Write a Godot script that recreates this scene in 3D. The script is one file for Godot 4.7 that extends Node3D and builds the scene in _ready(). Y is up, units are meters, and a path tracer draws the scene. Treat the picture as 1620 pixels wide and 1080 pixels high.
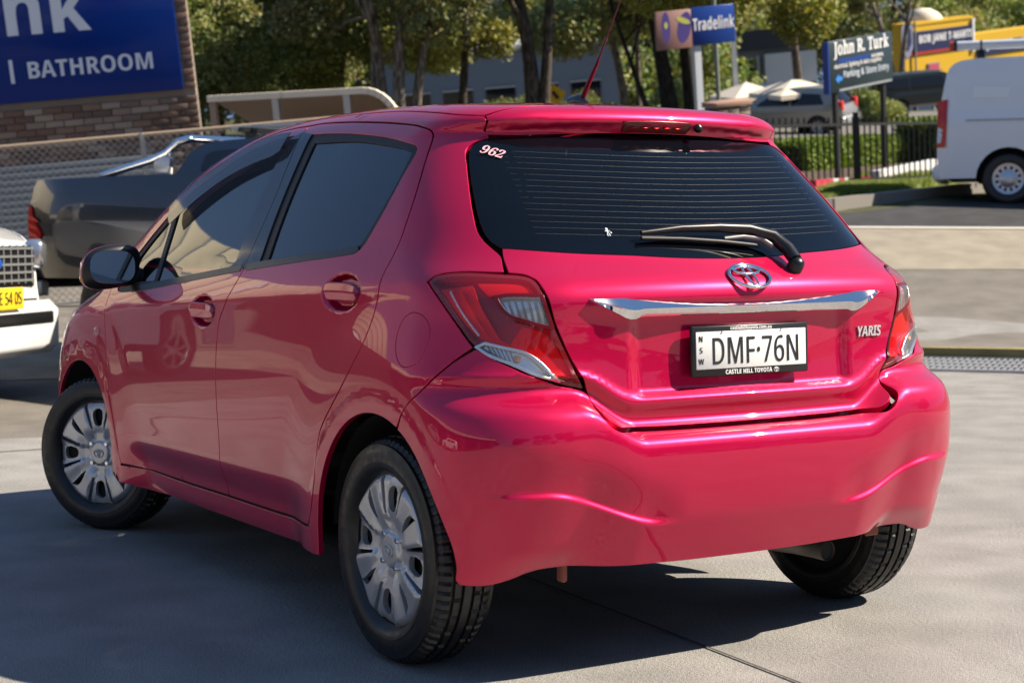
extends Node3D

# ---------------------------------------------------------------- camera, sky, sun, exposure
func _ready() -> void:
	var cam := Camera3D.new()
	cam.name = "camera"
	cam.position = Vector3(-2.8258, 1.1103, 3.9630)
	cam.rotation = Vector3(deg_to_rad(-3.447), deg_to_rad(-31.230), deg_to_rad(-0.528))
	cam.fov = 22.62
	cam.near = 0.1
	cam.far = 900.0
	var at := CameraAttributesPhysical.new()
	at.frustum_focal_length = 60.0
	at.frustum_focus_distance = 5.0
	at.exposure_aperture = 5.6
	at.frustum_near = 0.1
	at.frustum_far = 900.0
	cam.attributes = at
	add_child(cam, true)
	var we := WorldEnvironment.new()
	we.name = "world_environment"
	var e := Environment.new()
	e.background_mode = Environment.BG_SKY
	var sm := ProceduralSkyMaterial.new()
	sm.sky_top_color = Color(0.12, 0.235, 0.48).linear_to_srgb()
	sm.sky_horizon_color = Color(0.34, 0.48, 0.74).linear_to_srgb()
	sm.sky_curve = 0.13
	sm.ground_bottom_color = Color(0.20, 0.19, 0.17).linear_to_srgb()
	sm.ground_horizon_color = Color(0.30, 0.30, 0.28).linear_to_srgb()
	sm.sky_energy_multiplier = 0.68
	e.sky = Sky.new()
	e.sky.sky_material = sm
	e.tonemap_mode = Environment.TONE_MAPPER_LINEAR
	e.tonemap_exposure = 2.28
	e.sdfgi_enabled = true
	e.ssao_enabled = true
	e.ssil_enabled = true
	we.environment = e
	add_child(we, true)
	var sun := DirectionalLight3D.new()
	sun.name = "sun"
	sun.light_energy = 1.5
	sun.light_color = Color(1.0, 0.95, 0.87)
	sun.light_angular_distance = 0.5
	sun.shadow_enabled = true
	sun.look_at_from_position(Vector3(0.93, 1.0, 0.56), Vector3.ZERO)
	add_child(sun, true)
	setup_ground()
	build_setting()
	build_car()
# ---------------------------------------------------------------- mesh helpers
class MB:
	var v := PackedVector3Array()
	var n := PackedVector3Array()
	var t := PackedVector2Array()
	var ix := PackedInt32Array()
	func add(p: Vector3, nn: Vector3, uv := Vector2.ZERO) -> int:
		v.append(p); n.append(nn); t.append(uv)
		return v.size() - 1
	func tri(a: int, b: int, c: int) -> void:
		var g := (v[b] - v[a]).cross(v[c] - v[a])
		if g.dot(n[a] + n[b] + n[c]) > 0.0:
			ix.append(a); ix.append(c); ix.append(b)
		else:
			ix.append(a); ix.append(b); ix.append(c)
	func quad(a: int, b: int, c: int, d: int) -> void:
		tri(a, b, c); tri(a, c, d)
	func face(p: Array, uvs := []) -> void:          # flat polygon, normal turned by the order of its corners (counter-clockwise seen from outside)
		var nn: Vector3 = (p[1] - p[0]).cross(p[2] - p[0]).normalized()
		var b := v.size()
		for i in p.size():
			add(p[i], nn, uvs[i] if uvs.size() else Vector2.ZERO)
		for i in range(1, p.size() - 1):
			tri(b, b + i, b + i + 1)
	func box(c: Vector3, s: Vector3, bs := Basis(), bev := 0.0) -> void:
		var h := s * 0.5
		if bev <= 0.0:
			for ax in 3:
				for sg in [-1.0, 1.0]:
					var nn := Vector3.ZERO; nn[ax] = sg
					var a := (ax + 1) % 3
					var b2 := (ax + 2) % 3
					var q := []
					for k in [[-1, -1], [1, -1], [1, 1], [-1, 1]]:
						var p := Vector3.ZERO
						p[ax] = sg * h[ax]; p[a] = k[0] * h[a]; p[b2] = k[1] * h[b2]
						q.append(add(c + bs * p, bs * nn))
					quad(q[0], q[1], q[2], q[3])
			return
		# bevelled: each of the 8 corners has 3 vertices
		var id := {}
		for sx in [-1, 1]:
			for sy in [-1, 1]:
				for sz in [-1, 1]:
					var sg := Vector3(sx, sy, sz)
					for ax in 3:
						var p := Vector3.ZERO
						for k in 3:
							p[k] = sg[k] * (h[k] if k == ax else h[k] - bev)
						var nn := sg * 0.22; nn[ax] = sg[ax]
						id[[sx, sy, sz, ax]] = add(c + bs * p, (bs * nn).normalized())
		for ax in 3:
			var a := (ax + 1) % 3
			var b2 := (ax + 2) % 3
			for sg in [-1, 1]:
				var q := []
				for k in [[-1, -1], [1, -1], [1, 1], [-1, 1]]:
					var s3 := [0, 0, 0]
					s3[ax] = sg; s3[a] = k[0]; s3[b2] = k[1]
					q.append(id[[s3[0], s3[1], s3[2], ax]])
				quad(q[0], q[1], q[2], q[3])
			for s1 in [-1, 1]:
				for s2 in [-1, 1]:
					var q := []
					for k in [[-1, a], [1, a], [1, b2], [-1, b2]]:
						var s3 := [0, 0, 0]
						s3[a] = s1; s3[b2] = s2; s3[ax] = k[0]
						q.append(id[[s3[0], s3[1], s3[2], k[1]]])
					quad(q[0], q[1], q[2], q[3])
		for sx in [-1, 1]:
			for sy in [-1, 1]:
				for sz in [-1, 1]:
					tri(id[[sx, sy, sz, 0]], id[[sx, sy, sz, 1]], id[[sx, sy, sz, 2]])
	func bar(a: Vector3, b: Vector3, w: float, d: float, up := Vector3.UP) -> void:   # a squared bar from a to b
		var f := (b - a).normalized()
		if abs(f.dot(up)) > 0.98:
			up = Vector3.RIGHT
		var r := f.cross(up).normalized()
		var u := r.cross(f)
		box((a + b) * 0.5, Vector3(w, d, a.distance_to(b)), Basis(r, u, -f))
	func tube(pts: Array, rad, seg := 10, cap := true) -> void:   # rad: a number or one per point
		var fr := []
		var last := Vector3.ZERO
		for i in pts.size():
			var d: Vector3 = (pts[min(i + 1, pts.size() - 1)] - pts[max(i - 1, 0)]).normalized()
			var r: Vector3 = last
			if i == 0:
				r = d.cross(Vector3.UP if abs(d.y) < 0.9 else Vector3.RIGHT).normalized()
			else:
				r = (last - d * last.dot(d)).normalized()
			last = r
			fr.append([d, r, d.cross(r)])
		var base := v.size()
		for i in pts.size():
			var q: float = rad[i] if rad is Array else rad
			for k in seg:
				var a := TAU * k / seg
				var nn: Vector3 = fr[i][1] * cos(a) + fr[i][2] * sin(a)
				add(pts[i] + nn * q, nn, Vector2(float(k) / seg, i))
		for i in pts.size() - 1:
			for k in seg:
				var k2 := (k + 1) % seg
				quad(base + i * seg + k, base + i * seg + k2, base + (i + 1) * seg + k2, base + (i + 1) * seg + k)
		if cap:
			for e in [0, pts.size() - 1]:
				var nn: Vector3 = fr[e][0] * (-1.0 if e == 0 else 1.0)
				var q: float = rad[e] if rad is Array else rad
				var c0 := add(pts[e], nn)
				var ring := []
				for k in seg:
					var a := TAU * k / seg
					ring.append(add(pts[e] + (fr[e][1] * cos(a) + fr[e][2] * sin(a)) * q, nn))
				for k in seg:
					tri(c0, ring[k], ring[(k + 1) % seg])
	func lathe(prof: Array, seg: int, xf := Transform3D(), sharp := 0.6) -> void:   # prof: Vector2(radius, along x); turned about the x axis
		for i in prof.size() - 1:
			var a: Vector2 = prof[i]
			var b: Vector2 = prof[i + 1]
			var na := _pn(prof, i, i, sharp)
			var nb := _pn(prof, i + 1, i, sharp)
			var base := v.size()
			for k in seg + 1:
				var an := TAU * k / seg
				var c := cos(an)
				var s := sin(an)
				add(xf * Vector3(a.y, a.x * c, a.x * s), (xf.basis * Vector3(na.y, na.x * c, na.x * s)).normalized(), Vector2(float(k) / seg, float(i) / prof.size()))
				add(xf * Vector3(b.y, b.x * c, b.x * s), (xf.basis * Vector3(nb.y, nb.x * c, nb.x * s)).normalized(), Vector2(float(k) / seg, float(i + 1) / prof.size()))
			for k in seg:
				quad(base + 2 * k, base + 2 * k + 1, base + 2 * k + 3, base + 2 * k + 2)
	static func _pn(prof: Array, at: int, sg: int, sharp: float) -> Vector2:
		var d: Vector2 = (prof[sg + 1] - prof[sg]).normalized()
		var own := Vector2(d.y, -d.x)
		var o := sg - 1 if at == sg else sg + 1
		if o < 0 or o + 1 >= prof.size():
			return own
		var d2: Vector2 = (prof[o + 1] - prof[o]).normalized()
		if d2.dot(d) < sharp:
			return own
		return (own + Vector2(d2.y, -d2.x)).normalized()
	func append(o: MB, xf := Transform3D()) -> void:
		var b := v.size()
		for i in o.v.size():
			add(xf * o.v[i], (xf.basis * o.n[i]).normalized(), o.t[i])
		var flip := xf.basis.determinant() < 0
		for i in range(0, o.ix.size(), 3):
			ix.append(b + o.ix[i])
			ix.append(b + o.ix[i + (2 if flip else 1)])
			ix.append(b + o.ix[i + (1 if flip else 2)])
	func mirrored() -> MB:
		var m := MB.new()
		m.append(self, Transform3D(Basis(Vector3(-1, 0, 0), Vector3(0, 1, 0), Vector3(0, 0, 1)), Vector3.ZERO))
		return m
	func mesh() -> ArrayMesh:
		var a := []
		a.resize(Mesh.ARRAY_MAX)
		a[Mesh.ARRAY_VERTEX] = v; a[Mesh.ARRAY_NORMAL] = n; a[Mesh.ARRAY_TEX_UV] = t; a[Mesh.ARRAY_INDEX] = ix
		var m := ArrayMesh.new()
		m.add_surface_from_arrays(Mesh.PRIMITIVE_TRIANGLES, a)
		return m

var _taken := {}
func numbered(s: String) -> String:
	if not _taken.has(s):
		_taken[s] = 0
		return s
	_taken[s] += 1
	return "%s_%03d" % [s, _taken[s]]
func thing(called: String, label: String, category: String, at := Vector3.ZERO, turn := 0.0, group := "") -> Node3D:
	var o := Node3D.new()
	o.name = numbered(called)
	add_child(o, true)
	o.position = at; o.rotation.y = turn
	tag(o, label, category, group)
	return o
func tag(o: Node, label: String, category := "", group := "") -> Node:
	o.set_meta("label", label)
	if category: o.set_meta("category", category)
	if group: o.set_meta("group", group)
	return o
func part(called: String, mb, m: Material, parent: Node, label := "") -> MeshInstance3D:
	var o := MeshInstance3D.new()
	o.name = called
	o.mesh = mb.mesh() if mb is MB else mb
	o.material_override = m
	parent.add_child(o, true)
	if label: o.set_meta("label", label)
	return o
func struct(called: String, mb, m: Material, kind := "structure") -> MeshInstance3D:
	var o := part(numbered(called), mb, m, self)
	o.set_meta("kind", kind)
	return o
func solo(called: String, mb, m: Material, label: String, category: String, group := "") -> MeshInstance3D:
	var o := part(numbered(called), mb, m, self)
	tag(o, label, category, group)
	return o
func mat(c: Color, rough := 0.6, metal := 0.0, spec := 0.5) -> StandardMaterial3D:   # c: linear, real-world base colour
	var m := StandardMaterial3D.new()
	m.albedo_color = c.linear_to_srgb()
	m.roughness = rough; m.metallic = metal; m.metallic_specular = spec
	return m
func noise_tex(freq: float, oct: int, lo: Color, hi: Color, sd: int, size := 512, kind := FastNoiseLite.TYPE_SIMPLEX_SMOOTH, lo_at := 0.25, hi_at := 0.75) -> NoiseTexture2D:
	var f := FastNoiseLite.new()
	f.noise_type = kind; f.frequency = freq; f.fractal_octaves = oct; f.seed = sd
	var t := NoiseTexture2D.new()
	t.width = size; t.height = size; t.seamless = true; t.noise = f
	var g := Gradient.new()
	g.offsets = PackedFloat32Array([lo_at, hi_at]); g.colors = PackedColorArray([lo, hi])
	t.color_ramp = g
	return t
func word(s: String, size: float, depth: float, font: Font) -> TextMesh:
	var t := TextMesh.new()
	t.text = s; t.font = font; t.font_size = 64; t.pixel_size = size / 64.0; t.depth = depth
	t.curve_step = 1.0
	return t
# ---------------------------------------------------------------- the pink car's outer surface, an implicit body: x to its right, y up, z to its rear, rear axle at z = 0
const L0 := 0.1
const LN := 180
const LI := 100.0
var lB: PackedFloat32Array
var lW: PackedFloat32Array
var lTR: PackedFloat32Array
var lTF: PackedFloat32Array
var lR: PackedFloat32Array
var lR2: PackedFloat32Array
var no_lip := false      # the pane runs on straight beneath the spoiler
var lBow: PackedFloat32Array
var lK: PackedFloat32Array
var lF: PackedFloat32Array
var lT: PackedFloat32Array
func make_lut(k: Array, x0: float, count: int, inv: float, smooth: int) -> PackedFloat32Array:
	var xs := []
	var ys := []
	for i in range(0, k.size(), 2):
		xs.append(k[i]); ys.append(k[i + 1])
	var nk := xs.size()
	var sl := []
	var m := []
	for i in nk - 1:
		sl.append((ys[i + 1] - ys[i]) / (xs[i + 1] - xs[i]))
	for i in nk:
		if i == 0: m.append(sl[0])
		elif i == nk - 1: m.append(sl[nk - 2])
		elif sl[i - 1] * sl[i] <= 0.0: m.append(0.0)
		else: m.append(2.0 * sl[i - 1] * sl[i] / (sl[i - 1] + sl[i]))
	var out := PackedFloat32Array()
	var j := 0
	for i in count:
		var x := x0 + i / inv
		if x <= xs[0]: out.append(ys[0]); continue
		if x >= xs[nk - 1]: out.append(ys[nk - 1]); continue
		while x > xs[j + 1]: j += 1
		var h: float = xs[j + 1] - xs[j]
		var t: float = (x - xs[j]) / h
		out.append(ys[j] * (1 + 2 * t) * (1 - t) * (1 - t) + m[j] * h * t * (1 - t) * (1 - t) + ys[j + 1] * t * t * (3 - 2 * t) + m[j + 1] * h * t * t * (t - 1))
	for s in smooth:
		var o2 := out.duplicate()
		for i in range(1, count - 1):
			o2[i] = (out[i - 1] + 2 * out[i] + out[i + 1]) * 0.25
		out = o2
	return out
func lut(a: PackedFloat32Array, x: float) -> float:
	var q := clampf((x - L0) * LI, 1.0, 176.99)
	var i := int(q)
	var t := q - i
	var p0 := a[i - 1]
	var p1 := a[i]
	var p2 := a[i + 1]
	var p3 := a[i + 2]
	return p1 + 0.5 * t * (p2 - p0 + t * (2.0 * p0 - 5.0 * p1 + 4.0 * p2 - p3 + t * (3.0 * (p1 - p2) + p3 - p0)))
func ss(x: float) -> float:
	x = clampf(x, 0.0, 1.0)
	return x * x * (3.0 - 2.0 * x)
func setup_body() -> void:
	lB = make_lut([0.1, 0.70, 0.16, 0.73, 0.20, 0.775, 0.24, 0.797, 0.30, 0.803, 0.34, 0.808, 0.375, 0.822, 0.41, 0.833, 0.46, 0.8335, 0.55, 0.837, 0.66, 0.8385, 0.76, 0.836, 0.85, 0.831, 0.895, 0.829, 0.925, 0.828, 0.95, 0.820, 0.98, 0.808, 1.02, 0.790, 1.06, 0.772, 1.15, 0.736, 1.25, 0.690, 1.35, 0.639, 1.42, 0.600, 1.5, 0.545, 1.6, 0.46, 1.9, 0.1], L0, LN, LI, 3)
	for i in LN:      # one clean curve through the windows
		var y := L0 + i / LI
		var q := 0.772 - 0.40 * (y - 1.06) - 0.22 * (y - 1.06) * (y - 1.06)
		lB[i] = lerpf(lB[i], q, ss((y - 1.035) / 0.05) * ss((1.54 - y) / 0.08))
	lW = make_lut([0.1, 0.0, 0.45, 0.0, 0.8, 1.0, 1.1, 1.0, 1.4, 0.3, 1.9, 0.0], L0, LN, LI, 4)
	lTR = make_lut([0.1, 0.015, 0.6, 0.015, 0.9, 0.035, 1.1, 0.055, 1.4, 0.035, 1.9, 0.03], L0, LN, LI, 4)
	lTF = make_lut([0.1, 0.03, 0.6, 0.03, 0.9, 0.02, 1.1, 0.03, 1.5, 0.05, 1.9, 0.05], L0, LN, LI, 4)
	lR = make_lut([0.1, 0.36, 0.2, 0.43, 0.26, 0.482, 0.30, 0.500, 0.36, 0.525, 0.42, 0.547, 0.50, 0.560, 0.56, 0.564, 0.598, 0.560, 0.615, 0.545, 0.628, 0.520, 0.645, 0.494, 0.66, 0.492, 0.69, 0.505, 0.705, 0.509, 0.72, 0.500, 0.80, 0.496, 0.90, 0.500, 0.955, 0.508, 0.985, 0.500, 1.01, 0.476, 1.035, 0.440, 1.06, 0.405, 1.2, 0.262, 1.3, 0.158, 1.375, 0.080, 1.392, 0.0625, 1.400, 0.0605, 1.412, 0.084, 1.43, 0.106, 1.46, 0.112, 1.6, 0.10, 1.9, 0.0], L0, LN, LI, 1)
	lR2 = lR.duplicate()
	for i in LN:
		var y := L0 + i / LI
		if y > 1.37: lR2[i] = lut(lR, 1.37) - (y - 1.37) * 1.04
	lBow = make_lut([0.1, 0.05, 0.6, 0.06, 0.75, 0.14, 0.95, 0.20, 1.08, 0.27, 1.4, 0.27, 1.9, 0.2], L0, LN, LI, 4)
	lK = make_lut([0.1, 0.15, 0.26, 0.16, 0.36, 0.26, 0.55, 0.26, 0.8, 0.235, 1.0, 0.26, 1.1, 0.25, 1.4, 0.20, 1.9, 0.1], L0, LN, LI, 4)
	lF = make_lut([0.1, 3.13, 0.2, 3.25, 0.35, 3.31, 0.55, 3.33, 0.68, 3.31, 0.8, 3.24, 0.95, 3.08, 1.9, 2.8], L0, LN, LI, 6)
	# the roofline: indexed by (z + 3.4) / 2.2 so that it fits the same table range
	var k := []
	for q in [[-3.5, 0.60], [-3.25, 0.76], [-3.05, 0.86], [-2.8, 0.935], [-2.6, 0.98], [-2.45, 1.03], [-2.25, 1.17], [-2.1, 1.262], [-1.9, 1.364], [-1.75, 1.422], [-1.6, 1.464], [-1.43, 1.497], [-1.28, 1.512], [-1.1, 1.520], [-0.9, 1.523], [-0.7, 1.521], [-0.45, 1.514], [-0.2, 1.501], [0.0, 1.480], [0.12, 1.464], [0.4, 1.42]]:
		k.append(q[0] / 2.4 + 1.65); k.append(q[1])
	lT = make_lut(k, L0, LN, LI, 3)
func side_at(y: float, z: float) -> float:
	var yy := y - 0.06 * (clampf(z, -2.3, 0.3) + 1.06) * lut(lW, y)
	var s := lut(lB, yy)
	var g := maxf(0.0, z + 0.8)
	s -= lut(lTR, y) * g * g
	g = maxf(0.0, (-1.6 - z) / 1.5)
	s -= lut(lTF, y) * g * g
	if y < 1.0:
		for c in [0.0, -2.51]:
			var r := sqrt((z - c) * (z - c) + (y - 0.30) * (y - 0.30))
			if r < 0.66:
				var h := ss((0.66 - r) / 0.25) * 0.95
				s += (0.846 - s) * h
				s += 0.004 * ss((0.425 - r) / 0.025)
	if y > 0.8 and z > -1.4 and z < -0.1:
		var u := (z + 0.255) / 0.112 if z > -0.7 else (z + 1.258) / 0.112
		var w := (y - (0.967 if z > -0.7 else 0.886)) / 0.053
		var e := u * u + w * w
		if e < 1.0:
			s -= 0.024 * ss((1.0 - e) / 0.55)
	return s
func rear_at(ax: float, y: float) -> float:
	var yy := y - 0.085 * ss((ax - 0.36) / 0.18) * (1.0 - ss((y - 0.74) / 0.14))
	var r := lut(lR2 if no_lip else lR, yy) - lut(lBow, y) * ax * ax
	if y > 0.66 and y < 0.97 and ax < 0.42:
		r -= 0.017 * ss((0.375 - ax) / 0.05) * ss((y - 0.70) / 0.03) * ss((0.955 - y) / 0.03)
	if y < 0.66 and y > 0.36 and ax > 0.2:
		var top := 0.396 + 0.09 * ss((ax - 0.30) / 0.34)
		r -= 0.013 * ss((y - top + 0.006) / 0.020) * ss((top + 0.13 - y) / 0.11) * ss((ax - 0.235) / 0.13) * ss((0.80 - ax) / 0.14)
	return r
func smax(a: float, b: float, k: float) -> float:
	var h := maxf(k - absf(a - b), 0.0)
	return maxf(a, b) + h * h * 0.25 / k
func body(p: Vector3) -> float:
	var ax := absf(p.x)
	var f := ax - side_at(p.y, p.z)
	if p.z > -0.7:
		f = smax(f, p.z - rear_at(ax, p.y), lut(lK, p.y))
	if p.z < -2.2:
		f = smax(f, -p.z - lut(lF, p.y) + 0.42 * ax * ax, 0.28)
	var crown := 0.07 if p.z > -2.2 else 0.07 + 0.06 * ss((-2.2 - p.z) / 0.3)
	return smax(f, p.y - lut(lT, p.z / 2.4 + 1.65) + crown * ax * ax, 0.085)
func body_n(p: Vector3) -> Vector3:
	var e := 0.0025
	var q := Vector3(body(p + Vector3(e, 0, 0)) - body(p - Vector3(e, 0, 0)), body(p + Vector3(0, e, 0)) - body(p - Vector3(0, e, 0)), body(p + Vector3(0, 0, e)) - body(p - Vector3(0, 0, e)))
	return q.normalized()
# projectors: how a flat outline lands on the body
const SIDE := 0
const REAR := 1
const TOP := 2
const ROUND := 3
const FRONT := 4
func at_uv(pr: int, u: Vector2, t: float) -> Vector3:
	match pr:
		SIDE: return Vector3(-t, u.y, u.x)
		REAR: return Vector3(u.x, u.y, t)
		TOP: return Vector3(u.x, t, u.y)
		FRONT: return Vector3(u.x, u.y, -t)
	if pr == SPOIL:
		return Vector3(u.x, 1.37 + t * cos(u.y / 0.16), -0.12 + t * sin(u.y / 0.16))
	var a := u.x / 0.85
	return Vector3(sin(a) * t, u.y, cos(a) * t - 0.35)
func to_uv(pr: int, p: Vector3) -> Vector2:
	match pr:
		SIDE: return Vector2(p.z, p.y)
		REAR: return Vector2(p.x, p.y)
		TOP: return Vector2(p.x, p.z)
		FRONT: return Vector2(p.x, p.y)
	if pr == SPOIL:
		return Vector2(p.x, atan2(p.z + 0.12, p.y - 1.37) * 0.16)
	return Vector2(atan2(p.x, p.z + 0.35) * 0.85, p.y)
const T0 := [0.86, 0.6, 1.56, 0.95, 3.1, 0.16]
const SPOIL := 5
func land(pr: int, u: Vector2, guess := -9.0) -> Vector3:
	var t: float = guess if guess > -8.0 else T0[pr]
	var f := body(at_uv(pr, u, t))
	var sl := 0.9
	for i in 7:
		if absf(f) < 0.00004: break
		var st := clampf(-f / sl, -0.25, 0.25)
		var f2 := body(at_uv(pr, u, t + st))
		var s2 := (f2 - f) / st
		t += st
		f = f2
		sl = clampf(s2, 0.25, 1.2)
	return at_uv(pr, u, t)
func resample(pts: PackedVector2Array, step: float, closed := true, bend := 0.72) -> PackedVector2Array:   # rounds off all but the sharp corners
	var n := pts.size()
	var sharp := []
	for i in n:
		var a := (pts[i] - pts[(i - 1 + n) % n]).normalized()
		var b := (pts[(i + 1) % n] - pts[i]).normalized()
		sharp.append(a.dot(b) < bend or (not closed and (i == 0 or i == n - 1)))
	var out := PackedVector2Array()
	for i in (n if closed else n - 1):
		var p1 := pts[i]
		var p2 := pts[(i + 1) % n]
		var p0: Vector2 = p1 * 2 - p2 if sharp[i] else pts[(i - 1 + n) % n]
		var p3: Vector2 = p2 * 2 - p1 if sharp[(i + 1) % n] else pts[(i + 2) % n]
		var l := p1.distance_to(p2)
		# centripetal-like tangents scaled to this segment
		var m1 := (p2 - p0) / maxf(p0.distance_to(p1) + l, 1e-6) * l
		var m2 := (p3 - p1) / maxf(l + p2.distance_to(p3), 1e-6) * l
		var k := maxi(1, int(ceil(l / step)))
		for j in k:
			var t := float(j) / k
			out.append(p1 * (1 + 2 * t) * (1 - t) * (1 - t) + m1 * t * (1 - t) * (1 - t) + p2 * t * t * (3 - 2 * t) + m2 * t * t * (t - 1))
	if not closed:
		out.append(pts[n - 1])
	return out
func ccw(p: PackedVector2Array) -> PackedVector2Array:
	if Geometry2D.is_polygon_clockwise(p):
		p.reverse()
	return p
func shrink(p: PackedVector2Array, d: float) -> PackedVector2Array:
	if absf(d) < 1e-6: return p
	var r := Geometry2D.offset_polygon(p, -d, Geometry2D.JOIN_MITER)
	var best := p
	var most := 0.0
	for q in r:
		if q.size() > 2:
			var rc := Rect2(q[0], Vector2.ZERO)
			for w in q: rc = rc.expand(w)
			if rc.get_area() > most:
				most = rc.get_area(); best = q
	return best
# a trimmed piece of the body: outline and holes in the projector's plane, gap taken off its edge, off = proud of the surface, rim = depth of the turned-in edge
func skin(pr: int, outline: PackedVector2Array, cell := 0.03, off := 0.0, gap := 0.0022, rim := 0.014, holes := [], refine := true, fine := []) -> MB:
	var outl := ccw(resample(shrink(ccw(outline), gap), cell * 0.6) if refine else outline)
	var hs := []
	for h in holes:
		hs.append(ccw(resample(ccw(h), cell * 0.6) if refine else h))
	var pts := PackedVector2Array()
	pts.append_array(outl)
	for h in hs: pts.append_array(h)
	var nb := pts.size()
	var inner := Geometry2D.offset_polygon(outl, -cell * 0.42)
	var fat := []
	for h in hs:
		fat.append_array(Geometry2D.offset_polygon(h, cell * 0.42))
	var rc := Rect2(outl[0], Vector2.ZERO)
	for q in outl: rc = rc.expand(q)
	var zones := [[rc, cell]]
	zones.append_array(fine)
	for zi in zones.size():
		var zr: Rect2 = zones[zi][0]
		var zc: float = zones[zi][1]
		var ny := int(zr.size.y / (zc * 0.866)) + 1
		var nx := int(zr.size.x / zc) + 1
		for i2 in (ny + 1) * (nx + 1):
			var i := i2 % (nx + 1)
			var j := i2 / (nx + 1)
			var q := zr.position + Vector2((i + (0.5 if j % 2 else 0.0)) * zc, j * zc * 0.866) + Vector2(sin(i * 12.9898 + j * 78.233), sin(i * 39.346 + j * 11.135)) * zc * 0.06
			var ok := false
			if zi == 0 and fine.any(func(z): return z[0].has_point(q)): continue
			for g in inner:
				if not Geometry2D.is_polygon_clockwise(g) and Geometry2D.is_point_in_polygon(q, g): ok = true
			for g in inner:
				if Geometry2D.is_polygon_clockwise(g) and Geometry2D.is_point_in_polygon(q, g): ok = false
			for g in fat:
				if Geometry2D.is_point_in_polygon(q, g): ok = false
			if ok: pts.append(q)
	var tris := Geometry2D.triangulate_delaunay(pts)
	var mb := MB.new()
	for q in pts:
		var p := land(pr, q)
		var nn := body_n(p)
		mb.add(p + nn * off, nn, q)
	for i in range(0, tris.size(), 3):
		var c := (pts[tris[i]] + pts[tris[i + 1]] + pts[tris[i + 2]]) / 3.0
		if not Geometry2D.is_point_in_polygon(c, outl): continue
		var ok := true
		for h in hs:
			if Geometry2D.is_point_in_polygon(c, h): ok = false
		if ok: mb.tri(tris[i], tris[i + 1], tris[i + 2])
	if rim > 0.0:
		var at := 0
		for loop in [outl] + hs:
			var n: int = loop.size()
			var hole := at > 0
			var rings := []
			for i in n:
				var p := mb.v[at + i]
				var nn := mb.n[at + i]
				var tg := (mb.v[at + (i + 1) % n] - mb.v[at + (i - 1 + n) % n]).normalized()
				var o := tg.cross(nn).normalized()
				# outward: away from the piece
				var probe := to_uv(pr, p + o * 0.004)
				var inside := Geometry2D.is_point_in_polygon(probe, loop)
				if inside != hole: o = -o
				var b := minf(0.0016, rim * 0.3)
				rings.append([mb.add(p + o * b * 0.7 - nn * b * 0.3, (nn + o).normalized(), pts[at + i]), mb.add(p + o * b - nn * b * 1.2, o, pts[at + i]), mb.add(p + o * b - nn * rim, o, pts[at + i])])
			for i in n:
				var k := (i + 1) % n
				var r1: Array = rings[i]
				var r2: Array = rings[k]
				mb.quad(at + i, at + k, r2[0], r1[0])
				mb.quad(r1[0], r2[0], r2[1], r1[1])
				mb.quad(r1[1], r2[1], r2[2], r1[2])
			at += n
	return mb
func flat(pr: int, pts: Array) -> PackedVector2Array:
	var o := PackedVector2Array()
	for p in pts: o.append(to_uv(pr, p))
	return o
func flip(pts: Array) -> Array:   # the same points on the other side of the car, in reverse order
	var o := []
	for i in range(pts.size() - 1, -1, -1): o.append(Vector3(-pts[i].x, pts[i].y, pts[i].z))
	return o
# ---------------------------------------------------------------- the pink hatchback
func v2(a: Array) -> PackedVector2Array:
	var o := PackedVector2Array()
	for i in range(0, a.size(), 2): o.append(Vector2(a[i], a[i + 1]))
	return o
func joinv(parts: Array) -> PackedVector2Array:
	var o := PackedVector2Array()
	for p in parts:
		for q in p:
			if o.is_empty() or o[o.size() - 1].distance_to(q) > 0.003: o.append(q)
	if o[0].distance_to(o[o.size() - 1]) < 0.003: o.remove_at(o.size() - 1)
	return o
func rev(a: PackedVector2Array) -> PackedVector2Array:
	var o := a.duplicate()
	o.reverse()
	return o
func arc(c: Vector2, r: float, a0: float, a1: float, n: int) -> PackedVector2Array:
	var o := PackedVector2Array()
	for i in n + 1:
		var a := deg_to_rad(lerpf(a0, a1, float(i) / n))
		o.append(c + Vector2(cos(a), sin(a)) * r)
	return o
func on_body(pr: int, u: Vector2, off := 0.0) -> Transform3D:   # frame on the skin: x across, y up along it, z outward
	var p := land(pr, u)
	var n := body_n(p)
	var x := Vector3.UP.cross(n).normalized()
	return Transform3D(Basis(x, n.cross(x), n), p + n * off)
func strip(pr: int, line: PackedVector2Array, w: float, off: float, step := 0.03) -> MB:   # a thin raised line lying on the skin
	var pts := resample(line, step, false)
	var mb := MB.new()
	var fr := []
	for q in pts:
		var p := land(pr, q)
		fr.append([p, body_n(p)])
	for i in pts.size():
		var d: Vector3 = (fr[min(i + 1, pts.size() - 1)][0] - fr[max(i - 1, 0)][0]).normalized()
		var n: Vector3 = fr[i][1]
		var s := d.cross(n).normalized()
		var p: Vector3 = fr[i][0]
		mb.add(p - s * w * 0.5 + n * off, (n - s * 0.6).normalized())
		mb.add(p + s * w * 0.5 + n * off, (n + s * 0.6).normalized())
		if i: mb.quad(2 * i - 2, 2 * i - 1, 2 * i + 1, 2 * i)
	return mb
func ellipse_tube(a: float, b: float, r: float, c := Vector2.ZERO, seg := 40) -> MB:
	var p := []
	for i in seg + 1:
		var t := TAU * i / seg
		p.append(Vector3(c.x + a * cos(t), c.y + b * sin(t), 0))
	var mb := MB.new()
	mb.tube(p, r, 8, false)
	return mb
func placed(m: MB, xf: Transform3D) -> MB:
	var o := MB.new()
	o.append(m, xf)
	return o

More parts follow.
